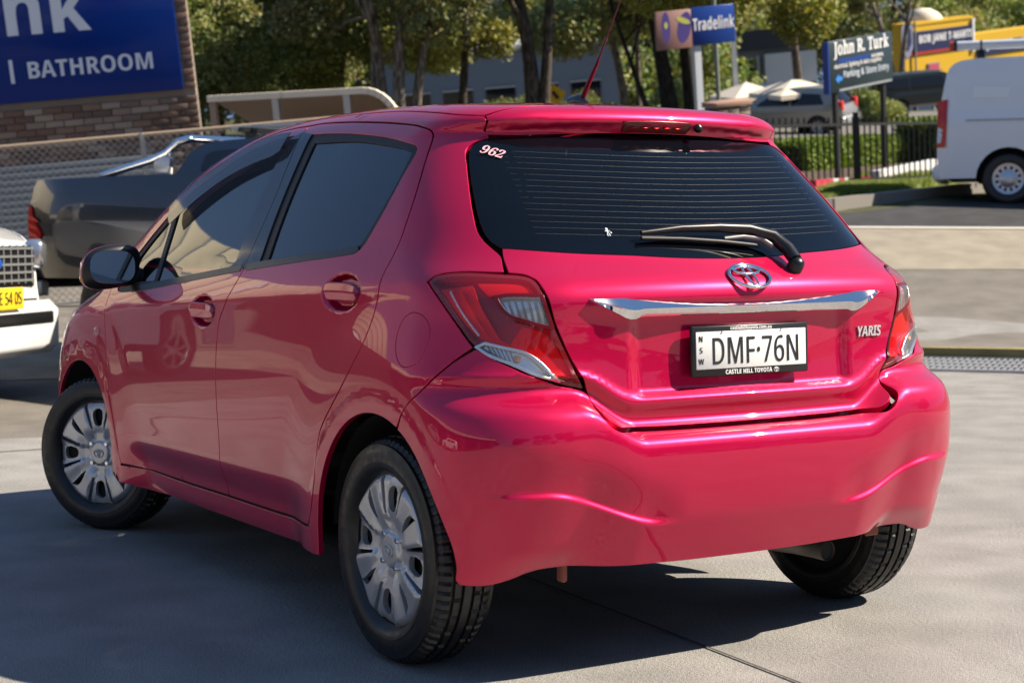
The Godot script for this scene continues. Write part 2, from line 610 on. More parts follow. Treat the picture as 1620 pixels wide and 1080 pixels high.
var M := {}
func car_materials() -> void:
	var flake := FastNoiseLite.new()
	flake.noise_type = FastNoiseLite.TYPE_CELLULAR; flake.frequency = 0.35; flake.cellular_return_type = FastNoiseLite.RETURN_CELL_VALUE
	var ft := NoiseTexture2D.new()
	ft.width = 512; ft.height = 512; ft.noise = flake; ft.as_normal_map = true; ft.bump_strength = 1.2; ft.seamless = true
	var m := mat(Color(0.54, 0.0007, 0.055), 0.38, 0.50, 0.3)
	m.clearcoat_enabled = true; m.clearcoat = 1.0; m.clearcoat_roughness = 0.015
	M.paint = m
	M.rubber = mat(Color(0.012, 0.012, 0.013), 0.55)
	M.plastic = mat(Color(0.009, 0.009, 0.010), 0.30)
	M.gloss = mat(Color(0.02, 0.021, 0.024), 0.09)
	M.dark = mat(Color(0.006, 0.006, 0.006), 0.85)
	M.chrome = mat(Color(0.80, 0.81, 0.83), 0.05, 1.0)
	M.badge_silver = mat(Color(0.58, 0.59, 0.62), 0.25, 0.4)
	M.steel = mat(Color(0.16, 0.14, 0.12), 0.5, 0.5)
	M.rust = mat(Color(0.25, 0.07, 0.05), 0.7)
	var g := mat(Color(0.002, 0.003, 0.005, 1.0), 0.02)
	g.transparency = BaseMaterial3D.TRANSPARENCY_ALPHA; g.albedo_color.a = 0.985
	g.metallic_specular = 0.75
	M.glass = g
	var rg: StandardMaterial3D = g.duplicate()
	rg.metallic_specular = 0.42
	M.rear_glass = rg
	var g2 := mat(Color(0.012, 0.014, 0.018, 1.0), 0.04)
	g2.transparency = BaseMaterial3D.TRANSPARENCY_ALPHA; g2.albedo_color.a = 0.84
	M.visor = g2
	var l := mat(Color(0.42, 0.003, 0.006), 0.03)
	l.transparency = BaseMaterial3D.TRANSPARENCY_ALPHA; l.albedo_color.a = 0.42
	M.red_lens = l
	l.albedo_color = Color(0.62, 0.004, 0.012).linear_to_srgb(); l.albedo_color.a = 0.22
	var lc := mat(Color(0.7, 0.72, 0.74), 0.03)
	lc.transparency = BaseMaterial3D.TRANSPARENCY_ALPHA; lc.albedo_color.a = 0.10
	M.clear_lens = lc
	M.red_in = mat(Color(0.80, 0.012, 0.012), 0.22, 0.5)
	M.red_dark = mat(Color(0.13, 0.003, 0.008), 0.2)
	M.amber = mat(Color(0.7, 0.22, 0.03), 0.3)
	var rf := mat(Color(0.62, 0.63, 0.65), 0.22, 0.9)
	M.reflector = rf
	M.hub = mat(Color(0.50, 0.51, 0.53), 0.30, 0.6)
	var tn := FastNoiseLite.new()
	var ty := mat(Color(0.010, 0.010, 0.0105), 0.55)
	ty.roughness_texture = noise_tex(0.02, 4, Color(0.55, 0.55, 0.55), Color(0.95, 0.95, 0.95), 5)
	ty.uv1_triplanar = true; ty.uv1_scale = Vector3(3, 3, 3)
	M.tyre = ty
	M.seat = mat(Color(0.03, 0.03, 0.033), 0.9)
	M.plate = mat(Color(0.74, 0.75, 0.74), 0.4)
	M.print = mat(Color(0.012, 0.012, 0.014), 0.45)
	M.white_print = mat(Color(0.75, 0.75, 0.75), 0.5)
	M.sticker = mat(Color(0.75, 0.42, 0.48), 0.6)
	M.line = mat(Color(0.022, 0.020, 0.018), 0.5)
	M.grey = mat(Color(0.16, 0.165, 0.17), 0.35)
	M.head_lens = lc
	M.bold = SystemFont.new(); M.bold.font_names = PackedStringArray(["Droid Sans"]); M.bold.font_weight = 700
	M.sans = SystemFont.new(); M.sans.font_names = PackedStringArray(["Droid Sans"])
	M.serif = SystemFont.new(); M.serif.font_names = PackedStringArray(["Droid Serif"]); M.serif.font_weight = 700
	M.mono = SystemFont.new(); M.mono.font_names = PackedStringArray(["Droid Sans Mono"])

func both(called: String, mb: MB, m: Material, parent: Node) -> Array:
	return [part(called, mb, m, parent), part(called, mb.mirrored(), m, parent)]

func tyre_mesh(rad: float, half: float, rim: float) -> MB:
	var mb := MB.new()
	var wall := [Vector2(rim - 0.012, -half + 0.024), Vector2(rim - 0.002, -half + 0.008), Vector2(rim + 0.008, -half + 0.001), Vector2(rim + 0.014, -half - 0.0015), Vector2(rim + 0.022, -half - 0.003), Vector2(rim + 0.024, -half - 0.001), Vector2(rim + 0.05, -half - 0.003), Vector2(rim + 0.052, -half - 0.0015), Vector2(rim + 0.07, -half + 0.002), Vector2(rad - 0.018, -half + 0.011)]
	mb.lathe(wall, 120, Transform3D(), 0.75)
	mb.append(mb.mirrored())
	# tread: rings of small blocks round the shoulder, four grooves between ribs
	var seg := 288
	var prof := [[-half + 0.011, rad - 0.018, 1], [-half + 0.020, rad - 0.006, 1], [-half + 0.034, rad - 0.0005, 1], [-half + 0.040, rad, 1], [-half + 0.041, rad - 0.007, 0], [-half + 0.049, rad - 0.007, 0], [-half + 0.050, rad + 0.0012, 2], [-half + 0.067, rad + 0.002, 2], [-half + 0.068, rad - 0.007, 0], [-half + 0.076, rad - 0.007, 0], [-half + 0.077, rad + 0.002, 3], [0.0, rad + 0.0022, 3]]
	var full := prof.duplicate()
	for i in range(prof.size() - 2, -1, -1): full.append([-prof[i][0], prof[i][1], prof[i][2]])
	for i in full.size() - 1:
		for k in seg:
			var q := []
			for e in [[i, k], [i, k + 1], [i + 1, k + 1], [i + 1, k]]:
				var pr: Array = full[e[0]]
				var r: float = pr[1]
				var side := 1 if pr[0] > 0 else 0
				var ph: int = (int(e[1]) + side * 2) % 4
				if pr[2] == 1 and ph == 0: r -= 0.0055
				if pr[2] == 2 and (int(e[1]) + 2 * side + 1) % 8 == 0: r -= 0.005
				var a = TAU * e[1] / seg
				q.append(Vector3(pr[0], r * cos(a), r * sin(a)))
			var nn: Vector3 = (q[1] - q[0]).cross(q[3] - q[0]).normalized()
			if nn.dot(Vector3(0, q[0].y, q[0].z)) < 0: nn = -nn
			var b := mb.v.size()
			for p in q: mb.add(p, nn)
			mb.quad(b, b + 1, b + 2, b + 3)
	return mb
func cap_x(p: Vector2, rad: float) -> float:   # the hubcap's face: how far outward (towards -x) it stands
	var r := p.length() / rad
	var x := -0.060 - 0.014 * ss((r - 0.22) / 0.35) + 0.016 * ss((r - 0.86) / 0.14)
	x -= 0.012 * ss((0.24 - r) / 0.05)
	var an := rad_to_deg(fposmod(atan2(p.y, p.x), PI / 2))
	if an > 45.0: an = 90.0 - an        # 0 at the big opening, 45 at the pointed one
	var w := ss((r - 0.25) / 0.15) * ss((0.96 - r) / 0.08)
	x -= w * (0.007 * ss((an - 19.0) / 3.0) * (1.0 - 0.8 * ss((an - 22.0) / 20.0)) - 0.005 * ss((17.0 - an) / 4.0))
	x += 0.007 * ss((r - 0.70) / 0.2) * ss((13.0 - an) / 5.0)
	return x
func hubcap_mesh(rad: float) -> MB:
	var cell := rad * 0.035
	var outl := arc(Vector2.ZERO, rad, 0, 360, 130)
	outl.remove_at(outl.size() - 1)
	var holes := []
	for s in 4:
		var a0 := 90.0 * s
		var pol := func(a: float, r: float) -> Vector2: return Vector2(cos(deg_to_rad(a0 + a)), sin(deg_to_rad(a0 + a))) * r * rad
		holes.append(PackedVector2Array([pol.call(-9, 0.54), pol.call(-3, 0.50), pol.call(3, 0.50), pol.call(9, 0.54), pol.call(10, 0.68), pol.call(8, 0.78), pol.call(3, 0.82), pol.call(-3, 0.82), pol.call(-8, 0.78), pol.call(-10, 0.68)]))
		for g in [-1.0, 1.0]:
			holes.append(PackedVector2Array([pol.call(g * 15.5, 0.47), pol.call(g * 15.0, 0.93), pol.call(g * 19.5, 0.93), pol.call(g * 19.5, 0.47)]))
			# lug nut wells
		holes.append(PackedVector2Array([pol.call(44, 0.46), pol.call(46, 0.46), pol.call(50, 0.57), pol.call(51, 0.70), pol.call(49, 0.80), pol.call(41, 0.88), pol.call(42, 0.75), pol.call(42.5, 0.58)]))
	for i in holes.size(): holes[i] = ccw(resample(ccw(holes[i]), cell * 0.55))
	var pts := outl.duplicate()
	for h in holes: pts.append_array(h)
	var fat := []
	for h in holes: fat.append_array(Geometry2D.offset_polygon(h, cell * 0.4))
	var n := int(rad / cell)
	for j in range(-n, n + 1):
		for i in range(-n, n + 1):
			var q := Vector2((i + (0.5 if j % 2 else 0.0)) * cell, j * cell)
			if q.length() > rad - cell * 0.5: continue
			var ok := true
			for h in fat:
				if Geometry2D.is_point_in_polygon(q, h): ok = false; break
			if ok: pts.append(q)
	var mb := MB.new()
	for q in pts:
		var e := 0.0015
		var gx := (cap_x(q + Vector2(e, 0), rad) - cap_x(q - Vector2(e, 0), rad)) / (2 * e)
		var gy := (cap_x(q + Vector2(0, e), rad) - cap_x(q - Vector2(0, e), rad)) / (2 * e)
		mb.add(Vector3(cap_x(q, rad), q.y, q.x), Vector3(-1, gy, gx).normalized())
	var tr := Geometry2D.triangulate_delaunay(pts)
	for i in range(0, tr.size(), 3):
		var c := (pts[tr[i]] + pts[tr[i + 1]] + pts[tr[i + 2]]) / 3.0
		var ok := true
		for h in holes:
			if Geometry2D.is_point_in_polygon(c, h): ok = false; break
		if ok: mb.tri(tr[i], tr[i + 1], tr[i + 2])
	var at := 0
	for loop in [outl] + holes:
		var m: int = loop.size()
		for i in m:
			var a: Vector3 = mb.v[at + i]
			var b: Vector3 = mb.v[at + (i + 1) % m]
			var t := (b - a).normalized()
			var o := t.cross(Vector3(1, 0, 0))
			var pr := Vector2(a.z, a.y) + Vector2(o.z, o.y) * 0.001
			if Geometry2D.is_point_in_polygon(pr, loop) == (at == 0): o = -o
			var k := mb.v.size()
			mb.add(a, o); mb.add(b, o); mb.add(b + Vector3(0.016, 0, 0), o); mb.add(a + Vector3(0.016, 0, 0), o)
			mb.quad(k, k + 1, k + 2, k + 3)
		at += m
	return mb
func emblem(s: float) -> MB:   # three ellipses, in a plane facing +z
	var mb := MB.new()
	mb.append(ellipse_tube(0.0635 * s, 0.0425 * s, 0.0048 * s), Transform3D(Basis().scaled(Vector3(1, 1, 1.2)), Vector3.ZERO))
	mb.append(ellipse_tube(0.041 * s, 0.0135 * s, 0.0042 * s, Vector2(0, 0.0195 * s)), Transform3D(Basis(), Vector3(0, 0, 0.002 * s)))
	mb.append(ellipse_tube(0.0135 * s, 0.0375 * s, 0.0042 * s), Transform3D(Basis(), Vector3(0, 0, 0.002 * s)))
	return mb
func wheel(parent: Node3D, at: Vector3, steer: float, spin: float, right: bool, tm: MB, hm: MB) -> void:
	var w := Node3D.new()
	w.name = "wheel"
	parent.add_child(w, true)
	w.position = at
	w.basis = Basis(Vector3.UP, steer) * Basis(Vector3.RIGHT, spin)
	if right: w.basis = w.basis * Basis(Vector3.UP, PI)
	part("tyre", tm, M.tyre, w)
	part("hubcap", hm, M.hub, w)
	var d := MB.new()
	d.lathe([Vector2(0.0, -0.030), Vector2(0.12, -0.030), Vector2(0.125, -0.044), Vector2(0.178, -0.044), Vector2(0.197, -0.06), Vector2(0.207, -0.06), Vector2(0.207, 0.07), Vector2(0.0, 0.07)], 48)
	part("rim", d, M.dark, w)
	for s in 4:
		var nu := MB.new()
		var a := TAU * (s + 0.5) / 4
		nu.lathe([Vector2(0.0001, -0.074), Vector2(0.007, -0.074), Vector2(0.0085, -0.071), Vector2(0.0085, -0.055)], 10, Transform3D(Basis(), Vector3(0, sin(a), cos(a)) * 0.052))
		part("wheel_nut", nu, M.chrome, w)
	var e := MB.new()
	e.append(emblem(0.36), Transform3D(Basis(Vector3.UP, -PI / 2), Vector3(-0.0735, 0, 0)))
	part("cap_emblem", e, M.hub, w)

func build_car() -> void:
	var c := thing("hatchback", "bright pink five door hatchback seen from its rear left corner", "car")
	# ---- seams, (z, y) on the flank
	var gap_b := v2([-1.004, 1.472, -0.992, 1.40, -0.966, 1.225, -0.999, 1.019, -1.061, 0.916, -1.111, 0.855, -1.128, 0.695, -1.120, 0.494, -1.121, 0.302])
	var rd_rear := v2([-0.165, 1.414, -0.138, 1.404, -0.123, 1.385, -0.104, 1.345, -0.052, 1.225, -0.032, 1.128, -0.034, 1.075, -0.047, 1.016, -0.047, 0.965, -0.059, 0.905, -0.084, 0.845, -0.139, 0.777, -0.208, 0.706, -0.277, 0.644, -0.334, 0.585, -0.358, 0.523, -0.370, 0.442, -0.403, 0.345, -0.431, 0.308])
	var rd_top := v2([-1.004, 1.472, -0.888, 1.473, -0.670, 1.463, -0.431, 1.446, -0.238, 1.427, -0.165, 1.414])
	var rd_bot := v2([-0.431, 0.308, -0.70, 0.302, -1.121, 0.302])
	var fd_top := v2([-2.30, 0.962, -2.24, 1.03, -2.16, 1.105, -2.06, 1.175, -1.96, 1.237, -1.84, 1.297, -1.725, 1.344, -1.569, 1.392, -1.417, 1.437, -1.263, 1.463, -1.13, 1.471, -1.004, 1.472])
	var fd_front := v2([-2.30, 0.962, -2.270, 0.85, -2.221, 0.722, -2.186, 0.575, -2.125, 0.440, -2.085, 0.334, -2.07, 0.305])
	var rd := joinv([rd_top, rd_rear, rd_bot, rev(gap_b)])
	var fd := joinv([fd_top, gap_b, v2([-1.121, 0.302, -1.5, 0.301, -2.07, 0.305]), rev(fd_front)])
	var rw_out := v2([-0.988, 1.022, -0.851, 1.034, -0.50, 1.058, -0.262, 1.074, -0.226, 1.086, -0.205, 1.115, -0.172, 1.20, -0.152, 1.30, -0.149, 1.345, -0.16, 1.362, -0.19, 1.372, -0.368, 1.401, -0.594, 1.424, -0.80, 1.437, -0.99, 1.442, -0.985, 1.38, -0.958, 1.225])
	var fw_out := v2([-1.012, 1.024, -0.982, 1.225, -1.008, 1.38, -1.016, 1.444, -1.151, 1.442, -1.263, 1.430, -1.417, 1.402, -1.569, 1.354, -1.725, 1.306, -1.85, 1.254, -1.965, 1.190, -2.06, 1.128, -2.16, 1.045, -2.235, 0.960, -2.20, 0.930, -2.05, 0.930, -1.816, 0.952, -1.40, 0.990])
	both("rear_door", skin(SIDE, rd, 0.022, 0.0, 0.0036, 0.016, [rw_out], true, [[Rect2(-0.385, 0.90, 0.26, 0.135), 0.008]]), M.paint, c)
	both("front_door", skin(SIDE, fd, 0.022, 0.0, 0.0036, 0.016, [fw_out], true, [[Rect2(-1.388, 0.82, 0.26, 0.135), 0.008]]), M.paint, c)
	# ---- side windows: a black surround round each pane, a pillar cover between them
	var rw_gl := v2([-0.868, 1.412, -0.577, 1.402, -0.356, 1.380, -0.20, 1.357, -0.174, 1.346, -0.172, 1.32, -0.19, 1.22, -0.238, 1.108, -0.27, 1.090, -0.50, 1.071, -0.838, 1.047])
	var fw_gl := v2([-1.092, 1.035, -1.094, 1.234, -1.090, 1.36, -1.08, 1.418, -1.198, 1.413, -1.302, 1.397, -1.42, 1.374, -1.50, 1.348, -1.688, 1.292, -1.80, 1.251, -1.862, 1.224, -1.80, 0.972, -1.40, 1.005])
	var qt_gl := v2([-1.835, 0.975, -1.898, 1.206, -1.955, 1.168, -2.04, 1.110, -2.105, 1.055, -2.11, 1.0, -2.08, 0.965])
	both("window_surround", skin(SIDE, rw_out, 0.03, -0.004, 0.0, 0.012, [rw_gl]), M.rubber, c)
	both("window_surround", skin(SIDE, fw_out, 0.03, -0.004, 0.0, 0.012, [fw_gl, qt_gl]), M.rubber, c)
	both("side_window", skin(SIDE, rw_gl, 0.04, -0.009, -0.006, 0.0), M.glass, c)
	both("side_window", skin(SIDE, fw_gl, 0.04, -0.009, -0.006, 0.0), M.glass, c)
	both("quarter_window", skin(SIDE, qt_gl, 0.04, -0.009, -0.006, 0.0), M.glass, c)
	both("pillar_cover", skin(SIDE, v2([-0.9985, 1.024, -1.088, 1.024, -1.092, 1.234, -1.087, 1.36, -1.074, 1.436, -1.004, 1.452, -0.994, 1.40, -0.9675, 1.225]), 0.03, 0.0015, 0.001, 0.006), M.gloss, c)
	both("pillar_cover", skin(SIDE, v2([-0.9955, 1.028, -0.886, 1.038, -0.896, 1.20, -0.912, 1.38, -0.916, 1.440, -1.002, 1.452, -0.990, 1.40, -0.9645, 1.225]), 0.03, 0.0015, 0.001, 0.006), M.gloss, c)
	# belt strip under the panes
	both("belt_strip", skin(SIDE, v2([-0.975, 1.020, -0.60, 1.048, -0.262, 1.073, -0.235, 1.083, -0.25, 1.094, -0.29, 1.089, -0.60, 1.067, -0.975, 1.041]), 0.03, 0.002, 0.0, 0.012), M.plastic, c)
	both("belt_strip", skin(SIDE, v2([-1.02, 1.018, -1.40, 0.984, -1.816, 0.946, -2.02, 0.930, -2.02, 0.950, -1.816, 0.968, -1.40, 1.004, -1.02, 1.037]), 0.03, 0.002, 0.0, 0.012), M.plastic, c)
	# weather shield over the front window
	var vis := skin(SIDE, v2([-1.05, 1.441, -1.151, 1.440, -1.263, 1.430, -1.417, 1.402, -1.569, 1.355, -1.725, 1.308, -1.85, 1.257, -1.90, 1.226, -1.875, 1.190, -1.83, 1.165, -1.72, 1.215, -1.569, 1.273, -1.42, 1.318, -1.25, 1.352, -1.10, 1.372, -1.06, 1.385]), 0.03, 0.020, 0.0, 0.003)
	both("weather_shield", vis, M.visor, c)
	# ---- rear quarter, with the rail over the doors and the sill
	var ditch := []
	for q in [[-0.012, 0.494], [-0.04, 0.517], [-0.09, 0.540], [-0.16, 0.548], [-0.4, 0.535], [-0.7, 0.525], [-1.0, 0.522], [-1.2, 0.528], [-1.4, 0.550], [-1.6, 0.580], [-1.8, 0.606], [-2.0, 0.634], [-2.2, 0.672], [-2.34, 0.71]]:
		ditch.append(land(TOP, Vector2(-q[1], q[0])))
	var ditch_side := flat(SIDE, ditch)
	var lamp3 := [Vector3(-0.771, 1.004, 0.171), Vector3(-0.756, 1.019, 0.181), Vector3(-0.715, 1.028, 0.238), Vector3(-0.638, 1.023, 0.330), Vector3(-0.601, 1.018, 0.363), Vector3(-0.588, 1.006, 0.387), Vector3(-0.588, 0.984, 0.413), Vector3(-0.567, 0.894, 0.438), Vector3(-0.496, 0.737, 0.461), Vector3(-0.560, 0.752, 0.451), Vector3(-0.624, 0.775, 0.441), Vector3(-0.685, 0.809, 0.393), Vector3(-0.732, 0.845, 0.342), Vector3(-0.752, 0.891, 0.300), Vector3(-0.768, 0.953, 0.237)]
	var glass3 := [Vector3(-0.490, 1.382, 0.0), Vector3(-0.517, 1.373, -0.009), Vector3(-0.538, 1.361, -0.012), Vector3(-0.553, 1.342, -0.003), Vector3(-0.570, 1.307, 0.028), Vector3(-0.596, 1.238, 0.089), Vector3(-0.616, 1.172, 0.147), Vector3(-0.623, 1.132, 0.183), Vector3(-0.620, 1.106, 0.215), Vector3(-0.606, 1.087, 0.244)]
	var sa: Vector2 = to_uv(SPOIL, land(TOP, Vector2(-0.494, -0.009)))
	var sb: Vector2 = to_uv(SPOIL, land(REAR, Vector2(-0.490, 1.3905)))
	var seam3 := []
	for q in [[-0.614, 1.070], [-0.624, 1.045], [-0.634, 1.0255]]: seam3.append(land(REAR, Vector2(q[0], q[1])))
	var seam4 := []
	for f in [0.0, 0.25, 0.5, 0.75]: seam4.append(land(SPOIL, sa.lerp(sb, f)))
	var qp := joinv([flat(SIDE, seam4), flat(SIDE, glass3), flat(SIDE, seam3), v2([0.238, 1.028, 0.181, 1.019, 0.168, 1.004, 0.237, 0.953, 0.300, 0.891, 0.342, 0.845]),
		v2([0.305, 0.809, 0.271, 0.771, 0.219, 0.723, 0.173, 0.689, 0.132, 0.634]), arc(Vector2(0, 0.305), 0.354, 68, 178, 22), v2([-0.352, 0.25, -0.348, 0.232, -0.7, 0.226, -1.3, 0.226, -2.09, 0.232, -2.12, 0.28]),
		v2([-2.075, 0.300, -1.5, 0.2965, -1.121, 0.2975, -0.70, 0.2975, -0.428, 0.303]), rev(rd_rear), rev(rd_top), rev(fd_top), v2([-2.32, 0.968]), rev(ditch_side)])
	var cut := v2([0.168, 0.925, 0.19, 0.916, 0.214, 0.895, 0.224, 0.86, 0.219, 0.83, 0.199, 0.80, 0.168, 0.789, 0.138, 0.789, 0.110, 0.805, 0.088, 0.838, 0.083, 0.875, 0.095, 0.908, 0.128, 0.927])
	var quarter := skin(SIDE, qp, 0.017, 0.0, 0.0032, 0.016, [cut])
	both("rear_quarter_panel", quarter, M.paint, c)
	var flap := skin(SIDE, cut, 0.02, -0.0005, 0.0038, 0.012)
	part("flap_seal", skin(SIDE, cut, 0.03, -0.010, -0.012, 0.0), M.dark, c)
	part("fuel_flap", flap, M.paint, c)
	part("quarter_infill", skin(SIDE, cut, 0.02, -0.0005, 0.0001, 0.0).mirrored(), M.paint, c)
	# dark seals behind the shut lines
	for ln in [gap_b, rd_rear, rd_top, fd_top, fd_front, rd_bot, v2([-1.121, 0.302, -1.5, 0.301, -2.07, 0.305]), v2([0.352, 0.85, 0.305, 0.809, 0.271, 0.771, 0.219, 0.723, 0.173, 0.689, 0.134, 0.640])]:
		both("shut_line_seal", strip(SIDE, ln, 0.016, -0.0085, 0.03), M.dark, c)
	# ---- roof, windscreen, bonnet
	var rl := flat(TOP, ditch.slice(0, 9))
	var rr := PackedVector2Array()
	for q in rl: rr.append(Vector2(-q.x, q.y))
	var roof_front := v2([-0.3, -1.335, 0.0, -1.30, 0.3, -1.335])
	part("roof", skin(TOP, joinv([rl, roof_front, rev(rr), v2([0.46, -0.005, 0.42, 0.000, 0.35, 0.004, 0.25, 0.006, 0.0, 0.008, -0.25, 0.006, -0.35, 0.004, -0.42, 0.000, -0.46, -0.005])]), 0.05, 0.0, 0.0024, 0.012), M.paint, c)
	var wl := flat(TOP, ditch.slice(8, 14))
	var wr := PackedVector2Array()
	for q in wl: wr.append(Vector2(-q.x, q.y))
	part("windscreen", skin(TOP, joinv([wl, v2([-0.35, -2.46, 0.0, -2.50, 0.35, -2.46]), rev(wr), rev(roof_front)]), 0.07, -0.004, 0.003, 0.006), M.glass, c)
	part("bonnet", skin(TOP, v2([-0.70, -2.36, -0.35, -2.475, 0.0, -2.515, 0.35, -2.475, 0.70, -2.36, 0.735, -2.45, 0.70, -2.75, 0.62, -3.0, 0.45, -3.12, 0.0, -3.18, -0.45, -3.12, -0.62, -3.0, -0.70, -2.75, -0.735, -2.45]), 0.06), M.paint, c)
	var fp := joinv([fd_front, v2([-2.12, 0.25]), arc(Vector2(-2.51, 0.305), 0.354, 0, 128, 24), v2([-2.80, 0.66, -2.83, 0.76, -2.78, 0.82, -2.62, 0.87, -2.52, 0.925, -2.40, 0.955, -2.335, 0.972])])
	both("front_wing", skin(SIDE, fp, 0.03), M.paint, c)
	both("headlamp", skin(SIDE, v2([-2.53, 0.918, -2.62, 0.864, -2.78, 0.815, -2.86, 0.76, -2.98, 0.70, -3.06, 0.70, -3.04, 0.78, -2.95, 0.845, -2.80, 0.895]), 0.03, -0.001, 0.002, 0.02), M.reflector, c)
	both("headlamp_lens", skin(SIDE, v2([-2.53, 0.918, -2.62, 0.864, -2.78, 0.815, -2.86, 0.76, -2.98, 0.70, -3.06, 0.70, -3.04, 0.78, -2.95, 0.845, -2.80, 0.895]), 0.03, 0.004, 0.002, 0.004), M.clear_lens, c)
	both("front_bumper_corner", skin(SIDE, joinv([v2([-2.80, 0.652, -2.83, 0.75, -2.86, 0.752, -2.98, 0.694, -3.06, 0.694, -3.06, 0.24, -2.90, 0.24]), rev(arc(Vector2(-2.51, 0.305), 0.354, 128, 172, 10))]), 0.03), M.paint, c)
	part("front_bumper", skin(FRONT, v2([-0.62, 0.22, 0.62, 0.22, 0.70, 0.40, 0.68, 0.66, 0.55, 0.74, 0.3, 0.78, -0.3, 0.78, -0.55, 0.74, -0.68, 0.66, -0.70, 0.40]), 0.05), M.paint, c)
	var rep := on_body(SIDE, Vector2(-2.328, 0.779), 0.001)
	var rm := MB.new()
	rm.lathe([Vector2(0.018, 0.0), Vector2(0.018, 0.003), Vector2(0.013, 0.006), Vector2(0.0001, 0.008)], 20, rep * Transform3D(Basis(Vector3(0, 0, 1.0), Vector3(1.5, 0, 0), Vector3(0, 1.0, 0)), Vector3.ZERO))
	both("side_repeater", rm, M.clear_lens, c)
	# ---- tailgate: spoiler, pane, lower panel
	var gl := []
	for p in glass3: gl.append(p)
	var gl2 := flat(REAR, glass3)
	var gr2 := flat(REAR, flip(glass3))
	var low := v2([-0.454, 1.074, -0.289, 1.066, -0.15, 1.058, 0.0, 1.055, 0.15, 1.058, 0.289, 1.066, 0.454, 1.074])
	var top := v2([0.43, 1.3855, 0.335, 1.388, 0.15, 1.3925, 0.0, 1.3935, -0.15, 1.3925, -0.335, 1.388, -0.43, 1.3855])
	no_lip = true
	part("rear_window", skin(REAR, joinv([gl2, low, gr2, top]), 0.035, -0.003, 0.002, 0.004), M.rear_glass, c)
	var band := v2([-0.50, 1.345, -0.535, 1.23, -0.56, 1.14, -0.54, 1.118, -0.28, 1.100, 0.0, 1.092, 0.28, 1.100, 0.54, 1.118, 0.56, 1.14, 0.535, 1.23, 0.50, 1.345, 0.25, 1.362, 0.0, 1.366, -0.25, 1.362])
	part("window_border", skin(REAR, joinv([gl2, low, gr2, top]), 0.035, -0.006, 0.004, 0.0, [band]), M.dark, c)
	for i in 15:
		var y := 1.125 + i * 0.0158
		var w := 0.51 - 0.03 * i / 15.0
		var h := MB.new()
		part("defroster_line", strip(REAR, v2([-w, y, -0.25, y - 0.008, 0.0, y - 0.012, 0.25, y - 0.008, w, y]), 0.0008, -0.0026, 0.05), M.line, c)
	no_lip = false
	var hid := func(a: float) -> float: return deg_to_rad(a) * 0.1
	var sp := PackedVector2Array()
	var la: Vector2 = to_uv(SPOIL, land(TOP, Vector2(-0.494, 0.004)))
	var lb: Vector2 = to_uv(SPOIL, land(REAR, Vector2(-0.487, 1.386)))
	la = sa; lb = sb
	sp.append_array([la, la.lerp(lb, 0.25), la.lerp(lb, 0.5), la.lerp(lb, 0.75), lb])
	for q in rev(top): sp.append(to_uv(SPOIL, land(REAR, q + Vector2(0, 0.004))))
	sp.append_array([Vector2(-lb.x, lb.y), Vector2(-la.x - (lb.x - la.x) * 0.7, lerpf(la.y, lb.y, 0.7)), Vector2(-la.x - (lb.x - la.x) * 0.35, lerpf(la.y, lb.y, 0.35)), Vector2(-la.x, la.y)])
	for q in [[0.46, -0.001], [0.42, 0.004], [0.35, 0.008], [0.25, 0.010], [0.0, 0.012], [-0.25, 0.010], [-0.35, 0.008], [-0.42, 0.004], [-0.46, -0.001]]: sp.append(to_uv(SPOIL, land(TOP, Vector2(q[0], q[1]))))
	var tg := Node3D.new()
	tg.name = "tailgate"
	c.add_child(tg, true)
	part("spoiler", skin(SPOIL, sp, 0.016, 0.0, 0.0016, 0.012), M.paint, tg)
	var le := v2([-0.606, 1.087, -0.614, 1.070, -0.624, 1.045, -0.633, 1.0255, -0.600, 1.0200, -0.586, 1.008, -0.584, 0.984, -0.562, 0.894, -0.491, 0.737, -0.478, 0.70, -0.472, 0.672, -0.452, 0.654, -0.42, 0.641])
	var re := PackedVector2Array()
	for q in le: re.append(Vector2(-q.x, q.y))
	part("gate_panel", skin(REAR, joinv([le, v2([-0.28, 0.635, 0.0, 0.634, 0.28, 0.635]), rev(re), rev(low)]), 0.0125, 0.0, 0.0026, 0.02, [], true, [[Rect2(-0.45, 0.64, 0.9, 0.085), 0.0085]]), M.paint, tg)
	# third brake lamp and washer nozzle
	var bl := PackedVector2Array()
	for q in [[-0.112, 1.428], [-0.105, 1.402], [0.118, 1.402], [0.125, 1.424], [0.112, 1.429], [0.0, 1.431]]: bl.append(to_uv(SPOIL, land(REAR, Vector2(q[0], q[1]))))
	part("brake_lamp", skin(SPOIL, bl, 0.02, 0.003, 0.0, 0.006), M.red_dark, tg)
	for i in 5:
		var xf := on_body(REAR, Vector2(-0.075 + 0.0375 * i, 1.415), 0.004)
		var b := MB.new()
		b.box(Vector3.ZERO, Vector3(0.020, 0.007, 0.002), Basis(), 0.0007)
		part("lamp_diode", placed(b, xf), M.red_in, tg)
	var nz := MB.new()
	nz.lathe([Vector2(0.012, -0.004), Vector2(0.012, 0.006), Vector2(0.008, 0.012), Vector2(0.0001, 0.013)], 16, on_body(REAR, Vector2(0.151, 1.418)) * Transform3D(Basis(Vector3(0, 0, 1), Vector3(1, 0, 0), Vector3(0, 1, 0)), Vector3.ZERO))
	part("washer_nozzle", nz, M.plastic, tg)
	# chrome strip
	var cs := MB.new()
	var nx := 64
	var ring := 0
